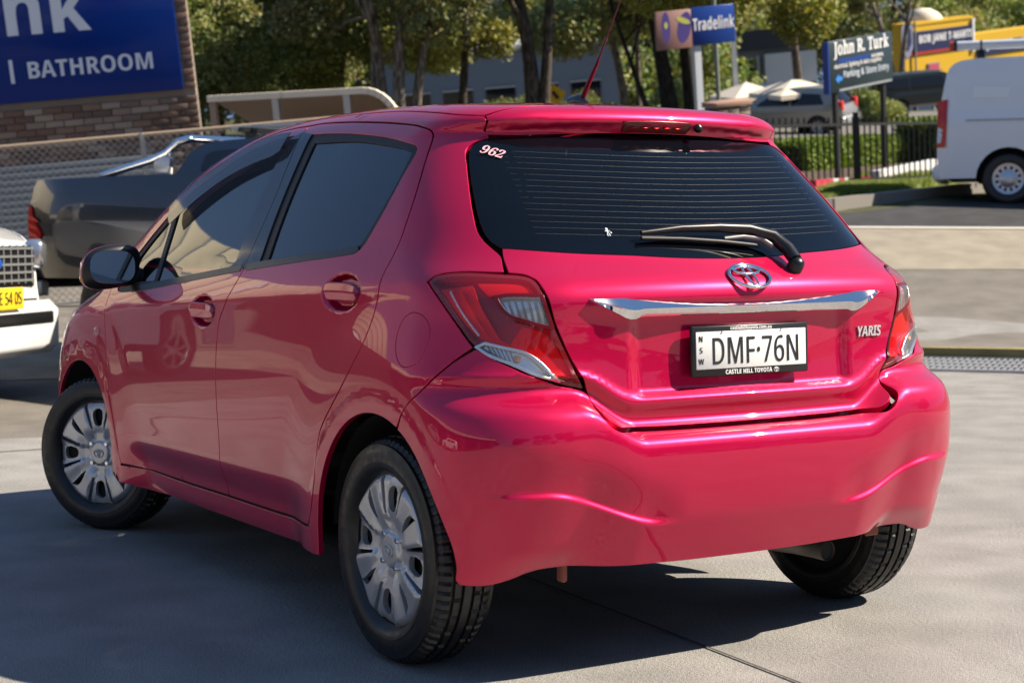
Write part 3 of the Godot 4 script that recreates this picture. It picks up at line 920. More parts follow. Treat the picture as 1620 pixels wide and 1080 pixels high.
	for i in nx + 1:
		var x := lerpf(-0.478, 0.478, float(i) / nx)
		var a := absf(x)
		var h := 0.054 * clampf((0.484 - a) / 0.105, 0.0, 1.0) * (1.0 - 0.10 * ss((0.36 - a) / 0.02))
		var dp := 0.030 * (0.25 + 0.75 * ss((0.475 - a) / 0.12))
		var yt := 0.9595
		var z := rear_at(0.40 if a < 0.40 else a, 0.965) + 0.006 * (1.0 - a * a / 0.22)
		var sec := [Vector2(-0.006, yt - 0.001), Vector2(0.002, yt), Vector2(dp - 0.003, yt - h * 0.48), Vector2(dp, yt - h * 0.54), Vector2(dp - 0.002, yt - h * 0.60), Vector2(0.014, yt - h * 0.97), Vector2(0.008, yt - h), Vector2(-0.03, yt - h)]
		for k in sec.size() - 1:
			var d: Vector2 = (sec[k + 1] - sec[k]).normalized()
			var nn := Vector3(0, d.x, -d.y)
			nn = Vector3(0, maxf(-1, nn.y), nn.z).normalized()
			cs.add(Vector3(x, sec[k].y, z + sec[k].x), nn)
			cs.add(Vector3(x, sec[k + 1].y, z + sec[k + 1].x), nn)
		var per := (sec.size() - 1) * 2
		if i:
			for k in sec.size() - 1:
				var b := i * per + 2 * k
				cs.quad(b, b + 1, b + 1 - per, b - per)
	part("chrome_strip", cs, M.chrome, tg)
	# emblem and model name
	part("emblem", placed(emblem(1.0), on_body(REAR, Vector2(0.008, 1.004), 0.005)), M.chrome, tg)
	var yt := word("YARIS", 0.038, 0.004, M.bold)
	var yn := part("model_lettering", yt, M.badge_silver, tg)
	var yx := on_body(REAR, Vector2(0.442, 0.848), 0.003)
	yn.transform = yx * Transform3D(Basis(Vector3(0.98, 0, 0), Vector3(0.12, 1.0, 0), Vector3(0, 0, 1)), Vector3.ZERO)
	# number plate
	var np := Node3D.new()
	np.name = "number_plate"
	tg.add_child(np, true)
	np.position = Vector3(0.0, 0.818, 0.497)
	np.rotation.x = -0.03
	var fr := MB.new()
	fr.box(Vector3.ZERO, Vector3(0.388, 0.132, 0.012), Basis(), 0.004)
	part("plate_frame", fr, M.plastic, np)
	var pw := MB.new()
	pw.box(Vector3(0.001, 0.002, 0.0065), Vector3(0.364, 0.096, 0.003), Basis(), 0.001)
	part("plate_face", pw, M.plate, np)
	var dm := part("plate_number", word("DMF·76N", 0.091, 0.002, M.sans), M.print, np)
	dm.position = Vector3(0.014, -0.0015, 0.0085)
	dm.scale = Vector3(0.79, 1.04, 1)
	for i in 3:
		var s := part("state_letters", word(["N", "S", "W"][i], 0.020, 0.002, M.sans), M.print, np)
		s.position = Vector3(-0.166, 0.032 - 0.029 * i, 0.0085)
	var t1 := part("frame_lettering", word("castlehilltoyota.com.au", 0.0122, 0.001, M.bold), M.white_print, np)
	t1.position = Vector3(0.0, 0.0572, 0.0066)
	var t2 := part("frame_lettering", word("CASTLE HILL TOYOTA", 0.0155, 0.001, M.bold), M.white_print, np)
	t2.position = Vector3(-0.010, -0.0555, 0.0066)
	part("frame_emblem", placed(emblem(0.13), Transform3D(Basis(), Vector3(0.082, -0.0555, 0.0066))), M.white_print, np)
	for sx in [-0.098, 0.098]:
		var s := MB.new()
		s.lathe([Vector2(0.0001, 0.003), Vector2(0.0022, 0.002), Vector2(0.003, 0.0)], 12, Transform3D(Basis(Vector3(0, 0, 1), Vector3(1, 0, 0), Vector3(0, 1, 0)), Vector3(sx, 0.0472, 0.0082)))
		part("plate_screw", s, M.chrome, np)
	# wiper
	var wp := Node3D.new()
	wp.name = "rear_wiper"
	c.add_child(wp, true)
	var arm := []
	for q in [[0.184, 1.026, 0.026], [0.184, 1.050, 0.032], [0.160, 1.084, 0.036], [0.09, 1.106, 0.034], [0.0, 1.114, 0.030], [-0.12, 1.115, 0.026], [-0.240, 1.108, 0.020]]:
		arm.append(on_body(REAR, Vector2(q[0], q[1]), q[2]).origin)
	var am := MB.new()
	am.tube(arm, [0.018, 0.019, 0.018, 0.016, 0.013, 0.010, 0.006], 14)
	part("wiper_arm", am, M.plastic, wp)
	var wb := MB.new()
	var bl2 := []
	for q in [[0.12, 1.078], [0.0, 1.090], [-0.12, 1.098], [-0.24, 1.101]]: bl2.append(on_body(REAR, Vector2(q[0], q[1]), 0.010).origin)
	wb.tube(bl2, 0.006, 8)
	part("wiper_blade", wb, M.rubber, wp)
	var wl2 := MB.new()
	var wl3 := []
	for q in [[0.150, 1.066, 0.022], [0.125, 1.084, 0.026], [0.07, 1.094, 0.022], [0.01, 1.094, 0.016]]: wl3.append(on_body(REAR, Vector2(q[0], q[1]), q[2]).origin)
	wl2.tube(wl3, [0.009, 0.008, 0.007, 0.005], 8)
	part("wiper_link", wl2, M.grey, wp)
	var pv := MB.new()
	var px := on_body(REAR, Vector2(0.188, 1.022), 0.0)
	pv.lathe([Vector2(0.022, -0.004), Vector2(0.022, 0.018), Vector2(0.018, 0.030), Vector2(0.009, 0.036), Vector2(0.0001, 0.037)], 24, px * Transform3D(Basis(Vector3(0, 0, 1), Vector3(1, 0, 0), Vector3(0, 1, 0)), Vector3.ZERO))
	part("wiper_pivot", pv, M.plastic, wp)
	# ---- rear bumper, one piece round the tail
	var bs3 := [Vector3(-0.732, 0.841, 0.342), Vector3(-0.772, 0.809, 0.305), Vector3(-0.807, 0.771, 0.271), Vector3(-0.833, 0.723, 0.219), Vector3(-0.845, 0.689, 0.173), Vector3(-0.849, 0.630, 0.137)]
	for q in arc(Vector2(0, 0.305), 0.354, 64, 0, 12): bs3.append(land(SIDE, q))
	for q in [[0.347, 0.275], [0.352, 0.262]]: bs3.append(land(SIDE, Vector2(q[0], q[1])))
	var bleft := flat(ROUND, bs3)
	var blow := PackedVector2Array()
	for q in [[-0.74, 0.258], [-0.71, 0.261], [-0.672, 0.270], [-0.63, 0.285], [-0.58, 0.292], [-0.45, 0.290], [-0.2, 0.284], [0.0, 0.283]]: blow.append(to_uv(ROUND, land(REAR, Vector2(q[0], q[1]))))
	var blr := PackedVector2Array()
	for q in blow: blr.append(Vector2(-q.x, q.y))
	blr.remove_at(blr.size() - 1)
	var bright := flat(ROUND, flip(bs3))
	var tl := [Vector3(-0.685, 0.8055, 0.393), Vector3(-0.624, 0.771, 0.441), Vector3(-0.560, 0.7475, 0.451), Vector3(-0.494, 0.732, 0.461)]
	var btop := PackedVector2Array()
	for q in [[-0.43, 0.633], [-0.460, 0.643], [-0.478, 0.660], [-0.484, 0.695], [-0.494, 0.732]]: btop.append(to_uv(ROUND, land(REAR, Vector2(q[0], q[1]))))
	var bt2 := PackedVector2Array()
	for q in rev(btop): bt2.append(Vector2(-q.x, q.y))
	var tl2 := rev(flat(ROUND, tl))
	var tr2 := PackedVector2Array()
	for q in rev(tl2): tr2.append(Vector2(-q.x, q.y))
	var edge := PackedVector2Array()
	for q in [[0.28, 0.628], [0.0, 0.627], [-0.28, 0.628]]: edge.append(to_uv(ROUND, land(REAR, Vector2(q[0], q[1]))))
	var bo := joinv([bleft, blow, rev(blr), bright, tr2, bt2, edge, btop, tl2])
	part("rear_bumper", skin(ROUND, bo, 0.0125, 0.0, 0.0022, 0.03, [], true, [[Rect2(-0.74, 0.37, 0.54, 0.15), 0.0048], [Rect2(0.20, 0.37, 0.54, 0.15), 0.0048], [Rect2(-0.52, 0.59, 1.04, 0.06), 0.0085]]), M.paint, c)
	# dark channel behind the gap under the tailgate
	var ch := MB.new()
	ch.box(Vector3(0, 0.64, 0.40), Vector3(0.96, 0.10, 0.08))
	part("gate_seal", ch, M.dark, c)
	# ---- tail lamps
	for sd in 2:
		var lamp := Node3D.new()
		lamp.name = "tail_lamp"
		c.add_child(lamp, true)
		var lo := flat(ROUND, lamp3)
		var bits := []
		bits.append(["lamp_housing", skin(ROUND, lo, 0.02, -0.026, 0.004, 0.0), M.red_dark])
		bits.append(["lamp_rim", skin(ROUND, lo, 0.02, -0.004, 0.001, 0.030, [shrink(ccw(resample(lo, 0.012)), 0.007)]), M.plastic])
		# outer column: red reflector bowl, faceted
		var col := flat(ROUND, [Vector3(-0.760, 0.990, 0.20), Vector3(-0.706, 1.006, 0.28), Vector3(-0.716, 0.930, 0.34), Vector3(-0.690, 0.866, 0.38), Vector3(-0.640, 0.835, 0.42), Vector3(-0.70, 0.850, 0.37), Vector3(-0.738, 0.90, 0.30)])
		bits.append(["lamp_reflector", skin(ROUND, col, 0.012, -0.016, 0.0, 0.01), M.red_in])
		for k in 3:
			var rib := [Vector3(-0.745 + 0.016 * k, 0.985, 0.235 + 0.025 * k), Vector3(-0.735 + 0.016 * k, 0.93, 0.28 + 0.025 * k), Vector3(-0.715 + 0.016 * k, 0.875 - 0.004 * k, 0.33 + 0.02 * k)]
			bits.append(["lamp_rib", strip(ROUND, flat(ROUND, rib), 0.006, -0.011, 0.02), M.reflector if k == 0 else M.red_in])
		var inn := flat(ROUND, [Vector3(-0.700, 1.010, 0.29), Vector3(-0.605, 1.004, 0.37), Vector3(-0.598, 0.976, 0.41), Vector3(-0.700, 0.978, 0.34)])
		bits.append(["lamp_reflector", skin(ROUND, inn, 0.015, -0.014, 0.0, 0.008), M.red_in])
		var lowr := flat(ROUND, [Vector3(-0.640, 0.895, 0.41), Vector3(-0.580, 0.872, 0.43), Vector3(-0.510, 0.755, 0.46), Vector3(-0.560, 0.770, 0.45), Vector3(-0.60, 0.815, 0.43), Vector3(-0.665, 0.852, 0.395)])
		bits.append(["lamp_reflector", skin(ROUND, lowr, 0.015, -0.015, 0.0, 0.008), M.red_in])
		var win := flat(ROUND, [Vector3(-0.686, 0.968, 0.357), Vector3(-0.659, 0.973, 0.379), Vector3(-0.592, 0.971, 0.423), Vector3(-0.571, 0.892, 0.437), Vector3(-0.585, 0.893, 0.432), Vector3(-0.634, 0.909, 0.408), Vector3(-0.665, 0.922, 0.388), Vector3(-0.681, 0.946, 0.371)])
		var ind := flat(ROUND, [Vector3(-0.733, 0.846, 0.342), Vector3(-0.716, 0.856, 0.356), Vector3(-0.685, 0.846, 0.384), Vector3(-0.639, 0.832, 0.415), Vector3(-0.607, 0.809, 0.433), Vector3(-0.563, 0.758, 0.454), Vector3(-0.623, 0.778, 0.440), Vector3(-0.674, 0.806, 0.401), Vector3(-0.708, 0.824, 0.370)])
		bits.append(["lamp_lens", skin(ROUND, lo, 0.014, 0.0, 0.0022, 0.006, [shrink(ccw(resample(win, 0.01)), -0.001), shrink(ccw(resample(ind, 0.01)), -0.001)]), M.red_lens])
		bits.append(["reversing_lamp", skin(ROUND, win, 0.010, -0.020, -0.001, 0.0), M.reflector])
		bits.append(["indicator_lamp", skin(ROUND, ind, 0.010, -0.020, -0.001, 0.0), M.reflector])
		bits.append(["lamp_bezel", skin(ROUND, shrink(ccw(resample(win, 0.008)), -0.003), 0.01, 0.0008, 0.0, 0.016, [shrink(ccw(resample(win, 0.008)), 0.0035)]), M.red_dark])
		bits.append(["lamp_bezel", skin(ROUND, shrink(ccw(resample(ind, 0.008)), -0.0015), 0.01, 0.0008, 0.0, 0.016, [shrink(ccw(resample(ind, 0.008)), 0.0025)]), M.reflector])
		bits.append(["clear_lens", skin(ROUND, win, 0.012, 0.0, 0.0, 0.0), M.clear_lens])
		bits.append(["clear_lens", skin(ROUND, ind, 0.012, 0.0, 0.0, 0.0), M.clear_lens])
		for k in 7:     # prisms behind the clear panes
			var f := k / 6.0
			var a := Vector3(-0.675 + 0.088 * f, 0.962, 0.366 + 0.055 * f)
			var b := Vector3(-0.668 + 0.090 * f, 0.918 - 0.018 * f, 0.386 + 0.045 * f)
			bits.append(["lamp_prism", strip(ROUND, flat(ROUND, [a, b]), 0.006, -0.012, 0.02), M.grey])
		for k in 6:
			var f := k / 5.0
			var a := Vector3(-0.715 + 0.045 * f, 0.851 - 0.008 * f, 0.358 + 0.035 * f)
			var b := Vector3(-0.705 + 0.045 * f, 0.829 - 0.018 * f, 0.372 + 0.035 * f)
			bits.append(["lamp_prism", strip(ROUND, flat(ROUND, [a, b]), 0.0035, -0.012, 0.01), M.grey])
		var bulb := MB.new()
		bulb.tube([on_body(ROUND, to_uv(ROUND, Vector3(-0.655, 0.818, 0.41)), -0.018).origin, on_body(ROUND, to_uv(ROUND, Vector3(-0.652, 0.820, 0.412)), -0.006).origin], [0.010, 0.006], 10)
		bits.append(["indicator_bulb", bulb, M.amber])
		for b in bits:
			var mb: MB = b[1] if sd == 0 else b[1].mirrored()
			part(b[0], mb, b[2], lamp)
	# ---- handles
	for h: Array in [[-0.255, 0.967], [-1.258, 0.886]]:
		var mb := MB.new()
		var rowsn := 0
		for i in 15:
			var u := -1.0 + 2.0 * i / 14.0
			var z: float = h[0] + u * 0.108
			var hh := 0.0235 * pow(maxf(0.0, 1.0 - pow(absf(u), 5.0)), 0.5) + 0.002
			var yc: float = h[1] + 0.004 - 0.003 * u * u
			var base := side_at(h[1] + 0.075, z)
			base = (side_at(h[1] - 0.06, h[0]) + side_at(h[1] + 0.06, h[0])) * 0.5
			var x := base + 0.020 - 0.014 * u * u * u * u
			var sec := [Vector2(-0.012, hh), Vector2(-0.003, hh * 0.98), Vector2(0.0, hh * 0.86), Vector2(0.004, hh * 0.15), Vector2(0.001, -hh * 0.1), Vector2(-0.004, -hh * 0.85), Vector2(-0.010, -hh)]
			for k in sec.size() - 1:
				var d: Vector2 = (sec[k + 1] - sec[k]).normalized()
				var nn := Vector3(-(-d.y), d.x, 0)
				nn = Vector3(-absf(d.y) - 0.05, d.x, 0.0).normalized()
				mb.add(Vector3(-(x + sec[k].x), yc + sec[k].y, z), nn)
				mb.add(Vector3(-(x + sec[k + 1].x), yc + sec[k + 1].y, z), nn)
			rowsn = (sec.size() - 1) * 2
			if i:
				for k in sec.size() - 1:
					var b := i * rowsn + 2 * k
					mb.quad(b, b + 1, b + 1 - rowsn, b - rowsn)
		both("door_handle", mb, M.paint, c)
		if h[0] < -1.0:
			var kl := MB.new()
			kl.lathe([Vector2(0.0001, 0.003), Vector2(0.007, 0.003), Vector2(0.008, 0.0)], 14, on_body(SIDE, Vector2(h[0] + 0.085, h[1] - 0.012), 0.006) * Transform3D(Basis(Vector3(0, 0, 1), Vector3(1, 0, 0), Vector3(0, 1, 0)), Vector3.ZERO))
			part("key_lock", kl, M.chrome, c)
	# ---- mirrors: a rounded shell, its dark back half with the mirror glass
	var shell := MB.new()
	var back := MB.new()
	var nu := 28
	var nv := 16
	for j in nv + 1:
		for i in nu + 1:
			var a := TAU * i / nu
			var b := PI * j / nv            # 0 at the front tip, PI at the rear face
			var ex := 0.72
			var cx := signf(cos(a)) * pow(absf(cos(a)), ex)
			var cy := signf(sin(a)) * pow(absf(sin(a)), ex)
			var rr2 := pow(maxf(sin(b), 0.0), 0.62 if b < PI / 2 else 0.32)
			var p := Vector3(-0.868 + 0.108 * cx * rr2 + 0.01 * cy * rr2, 1.022 + 0.080 * cy * rr2 + 0.01 * cx * rr2, -2.055 - cos(b) * (0.105 if b < PI / 2 else 0.028))
			var n := Vector3(cos(a) * sin(b) / 0.108, sin(a) * sin(b) / 0.080, -cos(b) / 0.07).normalized()
			shell.add(p, n)
			back.add(p, n)
			if i and j:
				var q := j * (nu + 1) + i
				var t: MB = shell if j <= 9 else back
				t.quad(q, q - 1, q - nu - 2, q - nu - 1)
	both("mirror_shell", shell, M.paint, c)
	both("mirror_rear", back, M.plastic, c)
	var mg := MB.new()
	var mgc := mg.add(Vector3(-0.870, 1.022, -2.0262), Vector3(0, 0, 1))
	for i in 29:
		var a := TAU * i / 28
		mg.add(Vector3(-0.870 + 0.083 * signf(cos(a)) * pow(absf(cos(a)), 0.7), 1.022 + 0.060 * signf(sin(a)) * pow(absf(sin(a)), 0.7), -2.0258), Vector3(0, 0, 1))
		if i: mg.tri(mgc, mgc + i, mgc + i + 1)
	both("mirror_glass", mg, M.chrome, c)
	var ma := MB.new()
	ma.box(Vector3(-0.790, 0.985, -2.075), Vector3(0.10, 0.055, 0.075), Basis(Vector3(0, 0, 1), 0.25), 0.015)
	both("mirror_arm", ma, M.plastic, c)
	# ---- antenna
	var an := Node3D.new()
	an.name = "antenna"
	c.add_child(an, true)
	var ab := MB.new()
	ab.tube([Vector3(0, 1.502, -0.36), Vector3(0, 1.512, -0.33), Vector3(0, 1.516, -0.29), Vector3(0, 1.507, -0.26)], [0.006, 0.024, 0.022, 0.008], 14)
	part("antenna_base", ab, M.gloss, an)
	var am2 := MB.new()
	am2.tube([Vector3(0, 1.512, -0.293), Vector3(0, 1.535, -0.272), Vector3(0, 1.619, -0.203), Vector3(0, 1.64, -0.188), Vector3(0, 1.78, -0.087), Vector3(0, 2.02, 0.09)], [0.008, 0.0085, 0.0055, 0.0028, 0.002, 0.0016], 8)
	part("antenna_mast", am2, mat(Color(0.035, 0.003, 0.007), 0.35), an)
	# ---- running gear and what shows under the car
	var tm := tyre_mesh(0.298, 0.0875, 0.210)
	var hm := hubcap_mesh(0.211)
	wheel(c, Vector3(-0.735, 0.297, 0.0), 0.0, 0.14, false, tm, hm)
	wheel(c, Vector3(0.735, 0.297, 0.0), 0.0, 0.5, true, tm, hm)
	wheel(c, Vector3(-0.735, 0.297, -2.51), deg_to_rad(31), -0.02, false, tm, hm)
	wheel(c, Vector3(0.735, 0.297, -2.51), deg_to_rad(31), 0.3, true, tm, hm)
	for z: float in [0.0, -2.51]:
		var li := MB.new()
		var pts := arc(Vector2(z, 0.305), 0.352 if z == 0.0 else 0.36, 2, 178, 24)
		for i in pts.size():
			for x in [-0.80 if z == 0.0 else -0.832, -0.45]:
				li.add(Vector3(x, pts[i].y, pts[i].x), Vector3(0, 0.305 - pts[i].y, z - pts[i].x).normalized())
			if i:
				var q := li.v.size()
				li.quad(q - 4, q - 3, q - 1, q - 2)
		li.face([Vector3(-0.449, 0.28, z - 0.35), Vector3(-0.449, 0.28, z + 0.35), Vector3(-0.449, 0.66, z + 0.35), Vector3(-0.449, 0.66, z - 0.35)])
		both("arch_liner", li, M.dark, c)
	var ub := MB.new()
	ub.box(Vector3(0, 0.24, -1.25), Vector3(1.42, 0.06, 1.8), Basis(), 0.02)
	ub.box(Vector3(0, 0.36, 0.06), Vector3(0.88, 0.10, 0.75), Basis(), 0.02)
	ub.box(Vector3(0, 0.30, -2.65), Vector3(0.86, 0.14, 1.0), Basis(), 0.02)
	part("underbody", ub, M.dark, c)
	var axm := MB.new()
	axm.tube([Vector3(-0.66, 0.28, 0.02), Vector3(-0.4, 0.27, -0.06), Vector3(0.4, 0.27, -0.06), Vector3(0.66, 0.28, 0.02)], 0.038, 12)
	part("rear_axle", axm, M.dark, c)
	var ex := MB.new()
	ex.lathe([Vector2(0.0001, -0.26), Vector2(0.07, -0.26), Vector2(0.085, -0.24), Vector2(0.085, 0.14), Vector2(0.07, 0.16), Vector2(0.0001, 0.16)], 20, Transform3D(Basis(Vector3(1, 0, 0), Vector3(0, 0.70, 0), Vector3(0, 0, 1.1)), Vector3(0.40, 0.300, 0.22)))
	part("silencer", ex, M.steel, c)
	var tp := MB.new()
	tp.tube([Vector3(0.17, 0.262, 0.16), Vector3(0.24, 0.255, 0.24), Vector3(0.315, 0.245, 0.31), Vector3(0.338, 0.241, 0.36), Vector3(0.342, 0.240, 0.415)], [0.022, 0.024, 0.026, 0.027, 0.028], 18, false)
	part("exhaust_pipe", tp, M.steel, c)
	var ti := MB.new()
	ti.tube([Vector3(0.338, 0.241, 0.36), Vector3(0.342, 0.240, 0.408)], 0.0255, 18, true)
	part("pipe_mouth", ti, M.dark, c)
	var tw := MB.new()
	tw.box(Vector3(-0.525, 0.285, 0.40), Vector3(0.016, 0.07, 0.03), Basis(), 0.004)
	part("tow_bracket", tw, M.rust, c)
	var tw2 := MB.new()
	tw2.box(Vector3(0.535, 0.285, 0.38), Vector3(0.05, 0.05, 0.012), Basis(), 0.004)
	part("tow_bracket", tw2, M.rust, c)
	# seats, seen faintly through the tinted panes
	for s in [[-0.36, -1.25, 0.5], [0.36, -1.25, 0.5], [0.0, -0.42, 1.15]]:
		var st := MB.new()
		st.box(Vector3(s[0], 0.62, s[1] - 0.05), Vector3(s[2], 0.2, 0.5), Basis(), 0.05)
		st.box(Vector3(s[0], 0.88, s[1] + 0.26), Vector3(s[2], 0.52, 0.14), Basis(Vector3.RIGHT, 0.3), 0.05)
		for hx in ([0.0] if s[2] < 1.0 else [-0.38, 0.38]):
			st.box(Vector3(s[0] + hx, 1.21, s[1] + 0.36), Vector3(0.26, 0.17, 0.10), Basis(Vector3.RIGHT, 0.2), 0.04)
		part("seat", st, M.seat, c)
	# stock number written on the glass, and a small sticker
	var sk := part("stock_number", word("962", 0.044, 0.001, M.serif), M.sticker, c)
	sk.transform = on_body(REAR, Vector2(-0.500, 1.341), 0.001) * Transform3D(Basis(Vector3(0, 0, 1), -0.42) * Basis(Vector3(0.9, 0, 0), Vector3(0.15, 1, 0), Vector3(0, 0, 1)), Vector3.ZERO)
	var fig := MB.new()
	var fx := on_body(REAR, Vector2(-0.318, 1.125), 0.0015)
	for q in [[0, 0.018, 0.012, 0.012], [0, 0.0, 0.006, 0.022], [-0.006, -0.02, 0.004, 0.018], [0.006, -0.02, 0.004, 0.018], [0.0, 0.004, 0.028, 0.004], [0.018, -0.006, 0.008, 0.008]]:
		fig.box(Vector3(q[0], q[1], 0), Vector3(q[2], q[3], 0.0006))
	var fo := part("window_sticker", fig, M.letter, c)
	fo.transform = fx * Transform3D(Basis().scaled(Vector3(0.5, 0.55, 1)), Vector3.ZERO)
# ---------------------------------------------------------------- the place: a sloping lot, so what stands beyond it leans against the lot's own upright
const EYE := Vector3(-2.8258, 1.1103, 3.9630)
const FWD := Vector3(0.5177, 0, -0.8556)
const LAT := Vector3(0.8556, 0, 0.5177)
const RT := Vector3(0.8553, 0.0709, 0.5133)
const UPW := Vector3(-0.1421, 0.9848, 0.1002)
const FT := Vector3(0.4984, 0.1586, -0.8523)
func rise(d: float, l: float) -> float:
	var r := 1.58 * ss((d - 14.5) / 9.5) + maxf(0.0, minf(d, 160.0) - 23.0) * 0.078 + maxf(0.0, minf(d, 160.0) - 45.0) * 0.020
	var q := 0.45 * ss((d - 10.5) / 7.0) + maxf(0.0, minf(d, 160.0) - 17.0) * 0.085
	return lerpf(q, r, ss((l / maxf(d, 1.0) * 20.0 + 3.0) / 6.0))
func ground_y(p: Vector3) -> float:
	var q := p - EYE
	return rise(q.dot(FWD), q.dot(LAT))
func dl(d: float, l: float, off := 0.0) -> Vector3:
	var p := EYE + FWD * d + LAT * l
	p.y = rise(d, l) + off
	return p
func foot(p: Vector3, sink := 0.0) -> Vector3:   # where the upright through p meets the ground
	for i in 40:
		p -= UPW * (p.y - ground_y(p)) * 0.9
	return p - UPW * sink
func stand(deg: float) -> Basis:   # x to the right of the view turned by deg towards the far side, y up, z to the viewer
	var a := deg_to_rad(deg)
	var x := RT * cos(a) + FT * sin(a)
	return Basis(x, UPW, x.cross(UPW))
func park(deg: float) -> Basis:   # the same for what stands on the paved lot itself
	var a := deg_to_rad(deg)
	var x := LAT * cos(a) + FWD * sin(a)
	return Basis(x, Vector3.UP, x.cross(Vector3.UP))
func down(p: Vector3) -> Vector3:
	p.y = ground_y(p)
	return p
func place(o: Node3D, p: Vector3, b: Basis) -> Node3D:
	o.transform = Transform3D(b, p)
	return o
func drape(poly: PackedVector2Array, cell: float, off: float) -> MB:
	var pts := ccw(resample(ccw(poly), cell * 0.7, true, 0.9))
	var outl := pts.duplicate()
	var rc := Rect2(pts[0], Vector2.ZERO)
	for q in pts: rc = rc.expand(q)
	var inner := Geometry2D.offset_polygon(outl, -cell * 0.4)
	for j in int(rc.size.y / cell) + 1:
		for i in int(rc.size.x / cell) + 1:
			var q := rc.position + Vector2(i + 0.5 * (j % 2), j) * cell
			for g in inner:
				if Geometry2D.is_point_in_polygon(q, g): pts.append(q); break
	var mb := MB.new()
	for q in pts:
		var e := 0.2
		var p := dl(q.x, q.y, off)
		var n := (dl(q.x, q.y + e) - dl(q.x, q.y - e)).cross(dl(q.x + e, q.y) - dl(q.x - e, q.y)).normalized()
		if n.y < 0: n = -n
		mb.add(p, n, Vector2(p.x, p.z))
	var t := Geometry2D.triangulate_delaunay(pts)
	for i in range(0, t.size(), 3):
		if Geometry2D.is_point_in_polygon((pts[t[i]] + pts[t[i + 1]] + pts[t[i + 2]]) / 3.0, outl): mb.tri(t[i], t[i + 1], t[i + 2])
	return mb
func ribbon(a: Vector3, b: Vector3, w: float, off: float, cuts := 1) -> MB:   # a thin strip lying on the ground
	var mb := MB.new()
	var s := (b - a).cross(Vector3.UP).normalized() * w * 0.5
	for i in cuts + 1:
		var p := a.lerp(b, float(i) / cuts)
		for k in [-1, 1]:
			var q: Vector3 = p + s * k
			q.y = ground_y(q) + off
			mb.add(q, Vector3.UP)
		if i: mb.quad(2 * i - 2, 2 * i - 1, 2 * i + 1, 2 * i)
	return mb
var _grit: NoiseTexture2D
func grit() -> NoiseTexture2D:
	if _grit == null:
		var f := FastNoiseLite.new()
		f.frequency = 0.35; f.fractal_octaves = 3; f.seed = 77
		_grit = NoiseTexture2D.new()
		_grit.width = 1024; _grit.height = 1024; _grit.seamless = true; _grit.noise = f
		_grit.as_normal_map = true; _grit.bump_strength = 6.0
	return _grit
func rough_ground(c: Color, vary: float, sd: int, grain := 0.12) -> StandardMaterial3D:
	var m := mat(Color.WHITE, 0.9, 0.0, 0.3)
	m.albedo_color = Color.WHITE
	var lo := (c * (1.0 - vary)).linear_to_srgb(); lo.a = 1
	var hi := (c * (1.0 + vary)).linear_to_srgb(); hi.a = 1
	m.albedo_texture = noise_tex(0.012, 6, lo, hi, sd, 1024, FastNoiseLite.TYPE_SIMPLEX_SMOOTH, 0.2, 0.8)
	m.uv1_triplanar = true; m.uv1_world_triplanar = true; m.uv1_scale = Vector3.ONE * 0.16
	m.detail_enabled = true
	m.detail_blend_mode = BaseMaterial3D.BLEND_MODE_MUL
	m.detail_albedo = noise_tex(0.22, 3, Color(1.0 - grain * 2.4, 1.0 - grain * 2.4, 1.0 - grain * 2.3), Color(1, 1, 1), sd + 1, 1024, FastNoiseLite.TYPE_SIMPLEX, 0.28, 0.60)
	m.normal_enabled = true
	m.normal_scale = 0.08
	m.normal_texture = grit()
	m.detail_uv_layer = BaseMaterial3D.DETAIL_UV_2
	m.uv2_triplanar = true; m.uv2_world_triplanar = true; m.uv2_scale = Vector3.ONE * 0.9
	return m

# ---------------------------------------------------------------- vehicles in the background
# a panel cut from a side view (x along the car, y up) and laid on its bulging flank
func flank(outline: PackedVector2Array, cell: float, hw: Callable, off := 0.0, holes := [], rim := 0.02) -> MB:
	var outl := ccw(resample(ccw(outline), cell * 0.8))
	var pts := outl.duplicate()
	var hs := []
	for h in holes:
		hs.append(ccw(resample(ccw(h), cell * 0.8)))
		pts.append_array(hs[-1])
	var inner := Geometry2D.offset_polygon(outl, -cell * 0.4)
	var rc := Rect2(outl[0], Vector2.ZERO)
	for q in outl: rc = rc.expand(q)
	for j in int(rc.size.y / cell) + 1:
		for i in int(rc.size.x / cell) + 1:
			var q := rc.position + Vector2(i + 0.5 * (j % 2), j) * cell
			for g in inner:
				if Geometry2D.is_point_in_polygon(q, g): pts.append(q); break
	var mb := MB.new()
	for q in pts:
		var w: float = hw.call(q.x, q.y)
		var gx: float = (hw.call(q.x + 0.02, q.y) - hw.call(q.x - 0.02, q.y)) / 0.04
		var gy: float = (hw.call(q.x, q.y + 0.02) - hw.call(q.x, q.y - 0.02)) / 0.04
		mb.add(Vector3(q.x, q.y, w + off), Vector3(-gx, -gy, 1.0).normalized())
	var t := Geometry2D.triangulate_delaunay(pts)
	for i in range(0, t.size(), 3):
		var c := (pts[t[i]] + pts[t[i + 1]] + pts[t[i + 2]]) / 3.0
		var ok := Geometry2D.is_point_in_polygon(c, outl)
		for h in hs:
			if Geometry2D.is_point_in_polygon(c, h): ok = false
		if ok: mb.tri(t[i], t[i + 1], t[i + 2])
	if rim > 0.0:
		var n := outl.size()
		for i in n:
			var a := mb.v[i]
			var b := mb.v[(i + 1) % n]
			var o := (b - a).cross(Vector3(0, 0, 1)).normalized()
			var k := mb.v.size()
			mb.add(a, o); mb.add(b, o); mb.add(b - Vector3(0, 0, rim), o); mb.add(a - Vector3(0, 0, rim), o)
			mb.quad(k, k + 1, k + 2, k + 3)
	return mb
